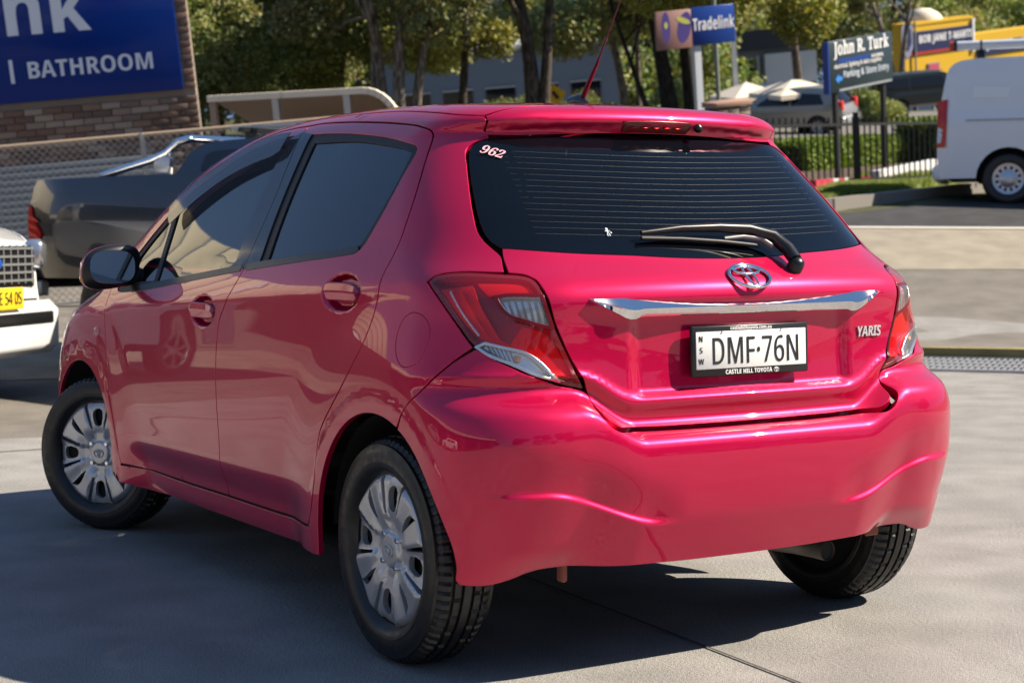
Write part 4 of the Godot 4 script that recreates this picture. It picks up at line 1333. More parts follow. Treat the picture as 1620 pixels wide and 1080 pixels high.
func across(line: PackedVector2Array, hw: Callable, off := 0.0, inset := 0.0, crown := 0.02) -> MB:   # a strip from one flank to the other along part of the side view
	var pts := resample(line, 0.10, false, 0.93)
	var mb := MB.new()
	var nx := 10
	for i in pts.size():
		var d := (pts[min(i + 1, pts.size() - 1)] - pts[max(i - 1, 0)]).normalized()
		var n := Vector3(-d.y, d.x, 0)
		for k in nx + 1:
			var s := -1.0 + 2.0 * k / nx
			var w: float = hw.call(pts[i].x, pts[i].y) - inset
			var e := s * s * s * s
			var nn := (n + Vector3(0, 0, s * absf(s) * 0.55)).normalized()
			mb.add(Vector3(pts[i].x, pts[i].y, s * w) + n * (off + crown * (1.0 - e)), nn)
		if i:
			for k in nx:
				var b := i * (nx + 1) + k
				mb.quad(b, b + 1, b - nx, b - nx - 1)
	return mb
func seg(a: PackedVector2Array, i: int, j: int) -> PackedVector2Array:
	return a.slice(i, j + 1)
func car_wheels(o: Node3D, xs: Array, r: float, track: float, alloy: Material, spokes := 10) -> void:
	var tm := MB.new()
	tm.lathe([Vector2(r * 0.62, -0.095), Vector2(r * 0.68, -0.108), Vector2(r * 0.85, -0.112), Vector2(r * 0.96, -0.098), Vector2(r, -0.07), Vector2(r, 0.07), Vector2(r * 0.96, 0.098), Vector2(r * 0.62, 0.095)], 40)
	var rm := MB.new()
	rm.lathe([Vector2(r * 0.53, -0.09), Vector2(r * 0.62, -0.10), Vector2(r * 0.63, -0.085)], 36)
	rm.lathe([Vector2(0.0001, -0.088), Vector2(r * 0.13, -0.088), Vector2(r * 0.2, -0.08), Vector2(r * 0.22, -0.06)], 24)
	var bk := MB.new()
	bk.lathe([Vector2(0.0001, -0.03), Vector2(r * 0.62, -0.03)], 30)
	var spm := MB.new()
	for k in spokes:
		var a := TAU * k / spokes
		spm.bar(Vector3(-0.078, cos(a) * r * 0.18, sin(a) * r * 0.18), Vector3(-0.086, cos(a) * r * 0.56, sin(a) * r * 0.56), r * 0.13, 0.02, Vector3.RIGHT)
	for x in xs:
		for s in [-1, 1]:
			var w := Node3D.new()
			w.name = "wheel"
			o.add_child(w, true)
			w.position = Vector3(x, r, s * track)
			w.basis = Basis(Vector3.UP, PI / 2 if s > 0 else -PI / 2)
			part("tyre", tm, M.tyre, w)
			part("rim", rm, alloy, w)
			part("brake", bk, M.dark, w)
			if spokes: part("spokes", spm, alloy, w)
func arch_line(xs: Array, y0: float, r: float, wr: float) -> PackedVector2Array:   # the lower edge of a flank from front to rear, with its wheel openings
	var o := PackedVector2Array()
	var x2 := xs.duplicate()
	x2.sort()
	x2.reverse()
	for x in x2:
		var dy := clampf((y0 - wr) / r, -0.9, 0.9)
		var a0 := rad_to_deg(asin(dy))
		o.append_array(arc(Vector2(x, wr), r, a0, 180.0 - a0, 12))
	return o
func body_shell(o: Node3D, top: PackedVector2Array, xs: Array, wr: float, ar: float, sill: float, hw: Callable, paint: Material, panes: Array, cuts: Array, extra := {}) -> void:
	# cuts: [first, last, kind] pieces of the top line: paint, glass or dark
	var outl := top.duplicate()
	outl.append(Vector2(top[top.size() - 1].x, sill))
	outl.append_array(arch_line(xs, sill, ar, wr))
	outl.append(Vector2(top[0].x + 0.02, sill))
	var f := flank(outl, 0.14, hw)
	var m := Transform3D(Basis(Vector3(1, 0, 0), Vector3(0, 1, 0), Vector3(0, 0, -1)), Vector3.ZERO)
	part("body_side", f, paint, o)
	part("body_side", placed(f, m), paint, o)
	for p in panes:
		var g := flank(p, 0.12, hw, 0.006, [], 0.0)
		part("side_window", g, M.dark_glass, o)
		part("side_window", placed(g, m), M.dark_glass, o)
	for c in cuts:
		var mm: Material = paint if c[2] == "paint" else (M.dark_glass if c[2] == "glass" else M.plastic)
		part({"paint": "body_top", "glass": "windscreen", "dark": "load_cover"}[c[2]], across(seg(top, c[0], c[1]), hw, 0.0, 0.0 if c[2] == "paint" else 0.0), mm, o)
		if c[2] == "glass":
			var ed := MB.new()
	var ub := MB.new()
	var x0 := top[0].x + 0.1
	var x1 := top[top.size() - 1].x - 0.1
	ub.box(Vector3((x0 + x1) / 2, sill + 0.08, 0), Vector3(x1 - x0, 0.14, 1.1))
	for x in xs: ub.box(Vector3(x, wr + ar * 0.5, 0), Vector3(ar * 2.05, ar * 1.1, 1.30))
	part("underbody", ub, M.dark, o)
func plain_hw(w: float, belt: float, tumble: float, x0: float, x1: float) -> Callable:
	return func(x: float, y: float) -> float:
		var e0 := clampf(1.0 - (x - x0) / 0.7, 0.0, 1.0)
		var e1 := clampf(1.0 - (x1 - x) / 0.8, 0.0, 1.0)
		var s := w - 0.10 * e0 * e0 - 0.16 * e1 * e1 - maxf(0.0, y - belt) * tumble
		var low := maxf(0.0, 0.62 - y)
		return s - low * low * 0.25 - 0.02 * exp(-pow((y - belt) / 0.06, 2.0)) + 0.015 * exp(-pow((y - belt + 0.16) / 0.12, 2.0))

func quad_box(o: Node, called: String, c: Vector3, s: Vector3, m: Material, bev := 0.0, b := Basis()) -> MeshInstance3D:
	var mb := MB.new()
	mb.box(c, s, b, bev)
	return part(called, mb, m, o)

# ---------------------------------------------------------------- trees
var leaf_mesh := {}
func leaf_clump(size: float, sd: int) -> ArrayMesh:
	var key := [size, sd]
	if leaf_mesh.has(key): return leaf_mesh[key]
	var r := RandomNumberGenerator.new()
	r.seed = sd
	var mb := MB.new()
	for i in 9:
		var c := Vector3(r.randf_range(-1, 1), r.randf_range(-1, 1), r.randf_range(-1, 1)) * size * 1.3
		var d := Vector3(r.randf_range(-1, 1), r.randf_range(-1.4, 0.4), r.randf_range(-1, 1)).normalized()
		var s := d.cross(Vector3(r.randf_range(-1, 1), r.randf_range(-1, 1), r.randf_range(-1, 1))).normalized()
		var n := d.cross(s).normalized()
		var l := size * r.randf_range(0.7, 1.2)
		var w := l * 0.26
		var b := mb.v.size()
		mb.add(c - d * l * 0.5, n); mb.add(c + s * w + n * w * 0.3, (n + s * 0.3).normalized()); mb.add(c + d * l * 0.5 - n * w * 0.4, n); mb.add(c - s * w + n * w * 0.3, (n - s * 0.3).normalized())
		mb.quad(b, b + 1, b + 2, b + 3)
	leaf_mesh[key] = mb.mesh()
	return leaf_mesh[key]
func leaves(parent: Node, called: String, blobs: Array, n: int, size: float, tint: Color, sd: int, spread := 0.35) -> void:
	var r := RandomNumberGenerator.new()
	r.seed = sd
	var mm := MultiMesh.new()
	mm.transform_format = MultiMesh.TRANSFORM_3D
	mm.use_colors = true
	mm.mesh = leaf_clump(size, 11 + sd % 3)
	mm.instance_count = n
	var total := 0.0
	for b in blobs: total += b[1] * b[1]
	var i := 0
	for b in blobs:
		var k := int(n * b[1] * b[1] / total)
		if b == blobs[-1]: k = n - i
		var shade := r.randf_range(0.75, 1.25)
		for j in k:
			if i >= n: break
			var d = Vector3(r.randfn(0, 1), r.randfn(0, 1), r.randfn(0, 1)).normalized() * pow(r.randf(), spread) * b[1]
			d.y *= b[2]
			var p: Vector3 = b[0] + d
			var q := Basis.from_euler(Vector3(r.randf() * TAU, r.randf() * TAU, r.randf() * TAU)) * r.randf_range(0.7, 1.4)
			mm.set_instance_transform(i, Transform3D(q, p))
			var v: float = shade * r.randf_range(0.7, 1.35)
			var yel := r.randf_range(-0.15, 0.35)
			mm.set_instance_color(i, Color(tint.r * v * (1.0 + yel), tint.g * v, tint.b * v * (1.0 - yel * 0.5)))
			i += 1
	var o := MultiMeshInstance3D.new()
	o.name = called
	o.multimesh = mm
	o.material_override = M.leaf
	o.set_meta("kind", "stuff")
	parent.add_child(o, true)
# stems: each [foot offset x, z, height, radius, lean x, lean z]
func tree(label: String, cat: String, p: Vector3, stems: Array, blobs: Array, n: int, size: float, tint: Color, sd: int, bark: Material, group := "") -> Node3D:
	var o := thing("gum_tree" if cat == "tree" else "shrub", label, cat, Vector3.ZERO, 0.0, group)
	place(o, foot(p, 0.1), stand(0))
	var r := RandomNumberGenerator.new()
	r.seed = sd
	for s in stems:
		var pts := []
		var rad := []
		var k := 9
		for i in k + 1:
			var f := float(i) / k
			pts.append(Vector3(s[0] + s[4] * f * f + sin(f * 5.0 + sd) * 0.10, s[2] * f, s[1] + s[5] * f * f + cos(f * 4.0 + sd) * 0.08))
			rad.append(s[3] * (1.12 - 0.75 * f) * (1.0 + 0.35 * pow(1.0 - f, 8.0)))
		var mb := MB.new()
		mb.tube(pts, rad, 10)
		part("trunk", mb, bark, o)
		var near := []
		for b in blobs: near.append([b[0].distance_to(pts[k]), b])
		near.sort_custom(func(a, b): return a[0] < b[0])
		for i in mini(4, near.size()):
			var st: Vector3 = pts[5 + i % 4]
			var en: Vector3 = near[i][1][0]
			var mid := st.lerp(en, 0.5) + Vector3(0, -0.2, 0)
			var lb := MB.new()
			lb.tube([st, st.lerp(mid, 0.6) + Vector3(0, 0.05, 0), mid, en], [s[3] * 0.42, s[3] * 0.36, s[3] * 0.28, s[3] * 0.10], 7)
			part("limb", lb, bark, o)
	leaves(o, "foliage", blobs, n, size, tint, sd)
	return o
func crown(sd: int, n: int, c: Vector3, ext: Vector3, rad: float) -> Array:
	var r := RandomNumberGenerator.new()
	r.seed = sd * 7 + 1
	var o := []
	for i in n:
		var d := Vector3(r.randf_range(-1, 1), r.randf_range(-1, 1), r.randf_range(-1, 1))
		o.append([c + d * ext, rad * r.randf_range(0.65, 1.25), r.randf_range(0.6, 0.9)])
	return o
# ---------------------------------------------------------------- setting and surroundings
func setup_ground() -> void:
	setup_body()
	car_materials()
	M.dark_glass = mat(Color(0.008, 0.010, 0.012), 0.04)
	M.white_paint = mat(Color(0.72, 0.73, 0.74), 0.25)
	M.white_paint.clearcoat_enabled = true; M.white_paint.clearcoat = 0.8; M.white_paint.clearcoat_roughness = 0.05
	M.alloy = mat(Color(0.55, 0.56, 0.58), 0.3, 0.7)
	M.black_alloy = mat(Color(0.03, 0.03, 0.03), 0.3, 0.4)
	M.brick = []
	for c in [Color(0.17, 0.105, 0.075), Color(0.215, 0.14, 0.10), Color(0.13, 0.085, 0.068), Color(0.25, 0.185, 0.145), Color(0.17, 0.125, 0.10), Color(0.30, 0.235, 0.19)]:
		var m := mat(c, 0.9)
		M.brick.append(m)
	M.mortar = mat(Color(0.21, 0.18, 0.15), 0.95)
	M.sign_blue = mat(Color(0.003, 0.026, 0.19), 0.12, 0.0, 0.3)
	M.sign_blue2 = mat(Color(0.008, 0.042, 0.24), 0.3)
	M.letter = mat(Color(0.62, 0.68, 0.76), 0.35)
	M.galv = mat(Color(0.42, 0.43, 0.44), 0.45, 0.6)
	M.tan_rail = mat(Color(0.32, 0.24, 0.17), 0.7)
	M.slate = mat(Color(0.13, 0.155, 0.19), 0.6)
	M.cream = mat(Color(0.62, 0.56, 0.42), 0.7)
	M.tan_sheet = mat(Color(0.30, 0.22, 0.17), 0.7)
	M.yellow = mat(Color(0.60, 0.36, 0.012), 0.5)
	M.navy = mat(Color(0.015, 0.02, 0.075), 0.4)
	M.dark_wall = mat(Color(0.02, 0.025, 0.035), 0.6)
	M.canvas = mat(Color(0.70, 0.62, 0.50), 0.9)
	M.black_steel = mat(Color(0.012, 0.012, 0.013), 0.5)
	M.bark = mat(Color(0.13, 0.105, 0.085), 0.95)
	M.bark_pale = mat(Color(0.26, 0.225, 0.19), 0.9)
	M.bark_dark = mat(Color(0.05, 0.042, 0.040), 0.95)
	for b in [M.bark, M.bark_pale, M.bark_dark]:
		b.albedo_texture = noise_tex(0.02, 4, Color(0.45, 0.42, 0.4), Color(1, 1, 1), 31, 256)
		b.uv1_triplanar = true; b.uv1_scale = Vector3(3, 0.6, 3)
	var lf := mat(Color.WHITE, 0.55, 0.0, 0.4)
	lf.albedo_color = Color.WHITE
	lf.vertex_color_use_as_albedo = true
	lf.backlight_enabled = true; lf.backlight = Color(0.7, 0.75, 0.4)
	lf.cull_mode = BaseMaterial3D.CULL_DISABLED
	M.leaf = lf
	M.concrete = rough_ground(Color(0.36, 0.347, 0.325), 0.13, 3, 0.20)
	M.worn = rough_ground(Color(0.225, 0.205, 0.178), 0.16, 9, 0.15)
	M.sandy = rough_ground(Color(0.34, 0.30, 0.235), 0.15, 14, 0.12)
	M.asphalt = rough_ground(Color(0.075, 0.075, 0.078), 0.18, 19, 0.2)
	M.verge = rough_ground(Color(0.15, 0.18, 0.045), 0.35, 25, 0.2)
	M.mulch = rough_ground(Color(0.15, 0.11, 0.085), 0.25, 29, 0.25)
	M.earth = rough_ground(Color(0.10, 0.105, 0.05), 0.3, 35, 0.2)

func build_setting() -> void:
	# ground: one sheet out to the hills, with the paved areas laid on it
	var g := MB.new()
	var ds := [-90.0, -50.0, -25.0, -12.0, -6.0, -2.0]
	var d := 0.0
	while d < 30.0:
		ds.append(d); d += 0.75
	ds.append_array([32.0, 36.0, 42.0, 50.0, 60.0, 75.0, 95.0, 120.0, 159.0, 162.0, 220.0, 340.0])
	var ls := [-300.0, -160.0, -80.0, -45.0, -30.0, -22.0]
	var l := -16.0
	while l < 16.1:
		ls.append(l); l += 0.8
	ls.append_array([20.0, 27.0, 36.0, 50.0, 80.0, 160.0, 300.0])
	for i in ds.size():
		for j in ls.size():
			var e := 0.3
			var n := (dl(ds[i], ls[j] + e) - dl(ds[i], ls[j] - e)).cross(dl(ds[i] + e, ls[j]) - dl(ds[i] - e, ls[j])).normalized()
			if n.y < 0: n = -n
			g.add(dl(ds[i], ls[j], -0.012), n)
	for i in ds.size() - 1:
		for j in ls.size() - 1:
			var a := i * ls.size() + j
			g.quad(a, a + 1, a + ls.size() + 1, a + ls.size())
	struct("ground", g, M.earth)
	struct("asphalt_yard", drape(v2([7.0, -40, 30, -40, 30, 3.0, 22.2, 3.2, 21.0, 4.3, 20.6, 12.0, 14.0, 12.0, 7.0, 4.0]), 1.6, -0.006), M.worn)
	struct("concrete_pad", drape(v2([-30, -30, 8.6, -30, 9.0, -6.0, 9.72, -2.7, 12.0, 0.0, 14.05, 2.6, 14.0, 3.6, 13.0, 4.6, 9.0, 10.0, -30, 30]), 1.5, 0.0), M.concrete)
	struct("sandy_apron", drape(v2([12.4, -14, 12.6, -3.9, 13.2, -1.5, 14.4, -1.5, 14.75, -4.4, 14.7, -14]), 0.9, 0.0), M.sandy)
	struct("concrete_strip", drape(v2([15.9, 2.2, 16.05, 3.9, 15.35, 4.7, 13.4, 8.5, 14.6, 9.0, 16.6, 5.4, 17.1, 4.2, 17.0, 2.2]), 0.5, 0.002), M.concrete)
	struct("sandy_driveway", drape(v2([19.0, 1.5, 19.0, 4.2, 18.9, 8.5, 20.7, 9.5, 20.85, 6.3, 21.05, 4.3, 21.2, 1.5]), 0.7, 0.0), M.sandy)
	struct("road", drape(v2([21.15, 1.0, 21.05, 4.3, 20.85, 6.3, 20.4, 14.0, 20.0, 30.0, 26.5, 30.0, 25.0, 11.0, 23.6, 7.0, 22.0, 4.4, 21.9, 1.0]), 0.9, 0.003), M.asphalt)
	struct("gutter_line", ribbon(dl(21.15, 2.0), dl(20.8, 7.0), 0.10, 0.009, 20), mat(Color(0.5, 0.47, 0.42), 0.8))
	var jm := mat(Color(0.045, 0.042, 0.04), 0.9)
	struct("saw_cut", ribbon(Vector3(0.30, 0, -3.2), Vector3(-0.31, 0, 3.6), 0.009, 0.004, 8), jm)
	struct("saw_cut", ribbon(Vector3(-9.0, 0, -5.62), Vector3(1.2, 0, -5.1), 0.02, 0.004, 8), jm)
	# verge with grass, kerb along its edge
	struct("verge", drape(v2([22.45, 3.6, 23.2, 4.6, 25.6, 7.2, 27.6, 8.2, 30.5, 9.0, 31.2, 8.2, 27.0, 5.85, 25.6, 4.6, 25.1, 3.4]), 0.6, 0.07), M.verge)
	var kp := [dl(21.9, 3.2), dl(22.35, 4.17), dl(23.0, 4.9), dl(25.2, 7.1), dl(27.3, 8.3), dl(30.0, 9.4)]
	var kb := MB.new()
	for i in kp.size() - 1:
		for k in 6:
			var a: Vector3 = kp[i].lerp(kp[i + 1], k / 6.0)
			var b: Vector3 = kp[i].lerp(kp[i + 1], (k + 1) / 6.0)
			kb.bar(a + Vector3(0, 0.02, 0), b + Vector3(0, 0.02, 0), 0.22, 0.24)
	struct("kerb", kb, mat(Color(0.20, 0.185, 0.165), 0.9))
	struct("mulch_bed", drape(v2([25.5, 3.0, 26.1, 5.3, 26.9, 5.75, 31.4, 7.9, 36.0, 10.5, 42.0, 12.0, 39.0, 8.0, 34.0, 4.0, 30.0, 3.0]), 1.0, 0.02), M.mulch)
	struct("car_park", drape(v2([41.0, -2.0, 45.0, 12.5, 52.0, 22.0, 84.0, 34.0, 84.0, 0.0, 60.0, -6.0]), 3.0, 0.01), rough_ground(Color(0.20, 0.19, 0.175), 0.15, 41, 0.12))
	# grass blades on the verge
	var r := RandomNumberGenerator.new()
	r.seed = 5
	var bl := MB.new()
	for i in 5:
		var a := i * 1.3
		var s := Vector3(cos(a), 0, sin(a)) * 0.004
		var tip := Vector3(sin(a * 2.0) * 0.03, 0.07, cos(a * 3.0) * 0.03)
		var b := bl.v.size()
		var o := Vector3(cos(a * 1.7), 0, sin(a * 2.3)) * 0.025
		bl.add(o - s, Vector3(0, 0.6, 0.8)); bl.add(o + s, Vector3(0, 0.6, 0.8)); bl.add(o + tip, Vector3(0, 0.6, 0.8))
		bl.tri(b, b + 1, b + 2)
	var mm := MultiMesh.new()
	mm.transform_format = MultiMesh.TRANSFORM_3D
	mm.use_colors = true
	mm.mesh = bl.mesh()
	mm.instance_count = 9000
	for i in 9000:
		var q := dl(r.randf_range(22.6, 30.5), 0, 0)
		var dd := r.randf_range(22.6, 29.5)
		var lo := 3.9 + (dd - 22.6) * 0.33
		var hi := 4.1 + (dd - 22.6) * 0.80
		q = dl(dd, r.randf_range(lo, minf(hi, 8.6)), 0.065)
		mm.set_instance_transform(i, Transform3D(Basis(Vector3.UP, r.randf() * TAU) * r.randf_range(0.8, 1.5), q))
		var v := r.randf_range(0.7, 1.4)
		mm.set_instance_color(i, Color(0.19 * v, 0.23 * v, 0.04 * v))
	var go := MultiMeshInstance3D.new()
	go.name = "verge_grass"
	go.multimesh = mm
	go.material_override = M.leaf
	go.set_meta("kind", "stuff")
	tag(go, "mown green grass on the verge by the kerb", "grass")
	add_child(go, true)
	build_left()
	build_right()
	build_trees()
	build_behind()

func letters(parent: Node, called: String, s: String, size: float, font: Font, m: Material, pos: Vector3, align := 0, sx := 1.0, depth := 0.006) -> MeshInstance3D:
	var t := word(s, size, depth, font)
	t.horizontal_alignment = [HORIZONTAL_ALIGNMENT_LEFT, HORIZONTAL_ALIGNMENT_CENTER, HORIZONTAL_ALIGNMENT_RIGHT][align]
	var o := part(called, t, m, parent)
	var bb := t.get_aabb()
	var x0: float = [bb.position.x, bb.get_center().x, bb.end.x][align]
	o.scale = Vector3(sx, 1, 1)
	o.position = pos - Vector3(x0 * sx, bb.position.y, 0)
	return o

func build_left() -> void:
	# ---- the brick shop wall with its blue sign
	var w := thing("brick_wall", "brown brick end wall of the shop carrying the big blue sign", "wall")
	place(w, Vector3(4.89, 3.032, -16.683), stand(5))
	var core := MB.new()
	core.box(Vector3(-3.93, -0.2, -0.165), Vector3(8.14, 6.8, 0.30))
	part("mortar_core", core, M.mortar, w)
	var shapes := []
	for k in 3:
		var b := MB.new()
		b.box(Vector3.ZERO, Vector3([0.230, 0.228, 0.231][k], [0.076, 0.074, 0.077][k], 0.05), Basis(), 0.005)
		shapes.append(b.mesh())
	var head := MB.new()
	head.box(Vector3.ZERO, Vector3(0.110, 0.076, 0.05), Basis(), 0.005)
	var r := RandomNumberGenerator.new()
	r.seed = 17
	var lay := func(x0: float, x1: float, y0: float, y1: float) -> void:
		var row := int(floor(y0 / 0.086))
		while (row + 1) * 0.086 <= y1 + 0.001:
			var x := x1
			if row % 2 != 0:
				var hb := part("brick", head, M.brick[r.randi() % 6], w)
				hb.position = Vector3(x - 0.055, row * 0.086 + 0.043, -0.012 + r.randf_range(-0.003, 0.003))
				x -= 0.12
			while x - 0.20 > x0:
				var o := part("brick", shapes[r.randi() % 3], M.brick[r.randi() % 6], w)
				o.position = Vector3(x - 0.115, row * 0.086 + 0.043, -0.012 + r.randf_range(-0.003, 0.003))
				x -= 0.24
			row += 1
	lay.call(-2.75, 0.15, -0.774, -0.01)
	lay.call(-0.36, 0.15, -1.72, -0.774)
	lay.call(-0.10, 0.15, 0.0, 1.64)
	var sg := thing("shop_sign", "large dark blue shop sign lettered in white on the brick wall", "sign")
	place(sg, w.position, w.basis)
	quad_box(sg, "sign_panel", Vector3(-2.6, 1.3, 0.045), Vector3(5.2, 2.6, 0.05), M.sign_blue, 0.006)
	letters(sg, "lettering", "Tradelink", 0.90, M.bold, M.letter, Vector3(-1.03, 0.81, 0.072), 2)
	letters(sg, "lettering", "BATHROOM", 0.282, M.bold, M.letter, Vector3(-1.87, 0.29, 0.072), 0, 1.0)
	quad_box(sg, "divider_bar", Vector3(-2.07, 0.39, 0.073), Vector3(0.045, 0.29, 0.005), M.letter)
	letters(sg, "lettering", "PLUMBING", 0.282, M.bold, M.letter, Vector3(-2.27, 0.29, 0.072), 2)
	var sh := thing("roller_door", "slate grey roller door low in the brick wall behind the mesh fence", "door")
	place(sh, w.position, w.basis)
	for k in 24:
		var sl := MB.new()
		sl.box(Vector3(-4.0, -0.82 - 0.088 * k, 0.012), Vector3(7.3, 0.087, 0.03), Basis(), 0.003)
		part("slat", sl, M.slate, sh)
	# ---- chain link fence
	var f := thing("mesh_fence", "galvanised chain link fence with a tan top rail behind the dark utility", "fence")
	place(f, Vector3(2.897, 2.175, -12.559), stand(5))
	var rail := MB.new()
	rail.tube([Vector3(-4.2, 0, 0), Vector3(2.6, 0, 0)], 0.022, 10)
	part("top_rail", rail, M.tan_rail, f)
	var bot := MB.new()
	bot.tube([Vector3(-4.2, -1.62, 0), Vector3(2.6, -1.62, 0)], 0.008, 6)
	part("tension_wire", bot, M.galv, f)
	for x in [-2.95, 0.0, 2.5]:
		var p := MB.new()
		p.tube([Vector3(x, 0.02, 0.0), Vector3(x, -1.95, 0.0)], 0.026, 10)
		part("post", p, M.galv, f)
	var net := MB.new()
	var sp := 0.074
	for k in 116:
		var x0 := -4.2 - 1.62 + k * sp
		for sgn in [0, 1]:
			var a := Vector2(x0, -1.62)
			var b := Vector2(x0 + 1.62, 0.0)
			if a.x < -4.2: a = Vector2(-4.2, -1.62 + (-4.2 - x0))
			if b.x > 2.6: b = Vector2(2.6, -1.62 + (2.6 - x0))
			if sgn == 1:
				a.y = -1.62 - a.y; b.y = -1.62 - b.y
			if a.distance_to(b) > 0.05:
				net.bar(Vector3(a.x, a.y, 0.024 + 0.004 * sgn), Vector3(b.x, b.y, 0.024 + 0.004 * sgn), 0.0042, 0.0042, Vector3(0, 0, 1))
	var no := part("wire_mesh", net, M.galv, f)
	no.set_meta("kind", "stuff")
	var kerb := MB.new()
	kerb.box(Vector3(-1.0, -1.80, 0.12), Vector3(8.0, 0.26, 0.35), Basis(), 0.02)
	var ko := struct("fence_kerb", kerb, mat(Color(0.05, 0.046, 0.042), 0.9))
	place(ko, f.position, f.basis)
	# ---- curved awning behind the fence
	var a := thing("awning", "pale framed tan awning with a rounded end beside the brick wall", "awning")
	place(a, Vector3(6.249, 2.885, -14.091), stand(-20))
	var prof := [Vector2(-2.2, 0.0), Vector2(-1.2, 0.0), Vector2(-0.15, 0.0)]
	for i in 9:
		var t := PI / 2 * i / 8.0
		prof.append(Vector2(-0.15 + 0.44 * sin(t), -0.44 + 0.44 * cos(t)))
	prof.append(Vector2(0.29, -0.9))
	var sheet := MB.new()
	var edge := MB.new()
	for i in prof.size():
		var dd: Vector2 = (prof[mini(i + 1, prof.size() - 1)] - prof[maxi(i - 1, 0)]).normalized()
		var n := Vector3(-dd.y, dd.x, 0)
		for z in [0.0, -2.2]: sheet.add(Vector3(prof[i].x, prof[i].y + z * 0.42, z), n)
		if i: sheet.quad(2 * i - 2, 2 * i - 1, 2 * i + 1, 2 * i)
	part("roof_sheet", sheet, M.tan_sheet, a)
	for i in prof.size() - 1:
		var p0 := Vector3(prof[i].x, prof[i].y - 0.02, 0.0)
		var p1 := Vector3(prof[i + 1].x, prof[i + 1].y - 0.02, 0.0)
		edge.bar(p0, p1 + (p1 - p0).normalized() * 0.015, 0.075, 0.05, Vector3(0, 0, 1))
	part("edge_beam", edge, M.canvas, a)
	for x in [-2.15, -1.30, -0.36]:
		quad_box(a, "post", Vector3(x, -1.35, -0.03), Vector3(0.085, 2.6, 0.06), M.galv if x > -2.0 else M.tan_sheet)
	for x in [-1.75, -0.95]:
		var br := MB.new()
		var pp := []
		for i in 6:
			var t := PI / 2 * i / 5.0
			pp.append(Vector3(x + 0.34 * sin(t), -0.56 - 0.5 * (1 - cos(t)), -1.2))
		br.tube(pp, 0.025, 8)
		part("brace", br, M.tan_sheet, a)
	quad_box(a, "back_sheet", Vector3(-0.95, -2.1, -2.22), Vector3(2.5, 2.5, 0.04), M.tan_sheet)
	# ---- dark utility
	var u := thing("utility", "dark grey double cab utility with chrome sports bar by the mesh fence", "utility")
	place(u, down(Vector3(0.842, 1.5, -9.071) - park(-36).z * 0.92 - RT * 0.11), park(-36))
	var paint := mat(Color(0.018, 0.022, 0.032), 0.25, 0.4)
	paint.clearcoat_enabled = true; paint.clearcoat = 1.0; paint.clearcoat_roughness = 0.03
	var top := v2([0.0, 0.74, -0.03, 1.0, 0.0, 1.33, 0.05, 1.385, 1.62, 1.385, 1.65, 1.39, 1.71, 1.54, 1.80, 1.595, 2.3, 1.615, 2.95, 1.605, 3.2, 1.55, 3.85, 1.24, 4.9, 1.14, 5.2, 1.04, 5.32, 0.75])
	var uh := func(x: float, y: float) -> float:
		var e0 := clampf(1.0 - (x + 0.03) / 0.5, 0.0, 1.0)
		var e1 := clampf(1.0 - (5.32 - x) / 0.8, 0.0, 1.0)
		return 0.925 - 0.09 * e0 * e0 - 0.16 * e1 * e1 - 0.42 * (y - 1.0) * (y - 1.0) - maxf(0.0, y - 1.39) * 0.15
	body_shell(u, top, [1.0, 4.15], 0.40, 0.47, 0.64, uh, paint, [v2([1.88, 1.40, 1.88, 1.51, 1.94, 1.535, 2.60, 1.55, 2.60, 1.40]), v2([2.70, 1.40, 2.70, 1.55, 3.06, 1.52, 3.55, 1.34, 3.55, 1.32])], [[0, 3, "paint"], [3, 5, "dark"], [5, 6, "glass"], [6, 10, "paint"], [10, 11, "glass"], [11, 14, "paint"]])
	car_wheels(u, [1.0, 4.15], 0.40, 0.80, M.black_alloy, 6)
	var lm := flank(v2([-0.02, 1.20, 0.03, 1.18, 0.08, 1.09, 0.17, 1.02, 0.21, 0.97, 0.17, 0.93, 0.0, 0.93, -0.02, 1.02]), 0.06, uh, 0.012)
	part("tail_lamp", lm, mat(Color(0.42, 0.006, 0.006), 0.3, 0.0, 0.2), u)
	for y in [1.12, 1.06, 1.0]:
		part("lamp_band", flank(v2([0.0, y, 0.13, y - 0.03, 0.18, y - 0.06, 0.0, y - 0.035]), 0.06, uh, 0.016, [], 0.0), mat(Color(0.75, 0.06, 0.04), 0.2), u)
	quad_box(u, "rear_bumper", Vector3(-0.06, 0.66, 0.0), Vector3(0.20, 0.20, 1.70), M.plastic, 0.03)
	quad_box(u, "bumper_step", Vector3(-0.04, 0.56, 0.78), Vector3(0.24, 0.12, 0.10), M.galv, 0.02)
	var bar := MB.new()
	bar.tube([Vector3(0.75, 1.40, 0.76), Vector3(1.28, 1.50, 0.75), Vector3(1.42, 1.545, 0.74), Vector3(1.54, 1.62, 0.73), Vector3(1.60, 1.64, 0.68), Vector3(1.62, 1.645, -0.68)], 0.030, 12)
	part("sports_bar", bar, M.chrome, u)
	quad_box(u, "bar_leg", Vector3(1.38, 1.45, 0.74), Vector3(0.17, 0.15, 0.05), M.alloy, 0.01, Basis(Vector3(0, 0, 1), -0.15))
	for x in [1.95, 2.85]:
		quad_box(u, "rack_foot", Vector3(x + 0.1, 1.65, 0.52), Vector3(0.07, 0.10, 0.05), M.plastic)
		quad_box(u, "rack_bar", Vector3(x + 0.1, 1.69, 0.0), Vector3(0.05, 0.03, 1.25), M.plastic)
	for k in 5:
		quad_box(u, "rack_rail", Vector3(2.5, 1.715, -0.5 + 0.25 * k), Vector3(1.3, 0.025, 0.045), M.galv)
	# ---- white utility, its nose at the left edge
	var wc := thing("white_utility", "white utility with black grille and yellow plate at the left edge", "utility")
	var wb := park(-13)
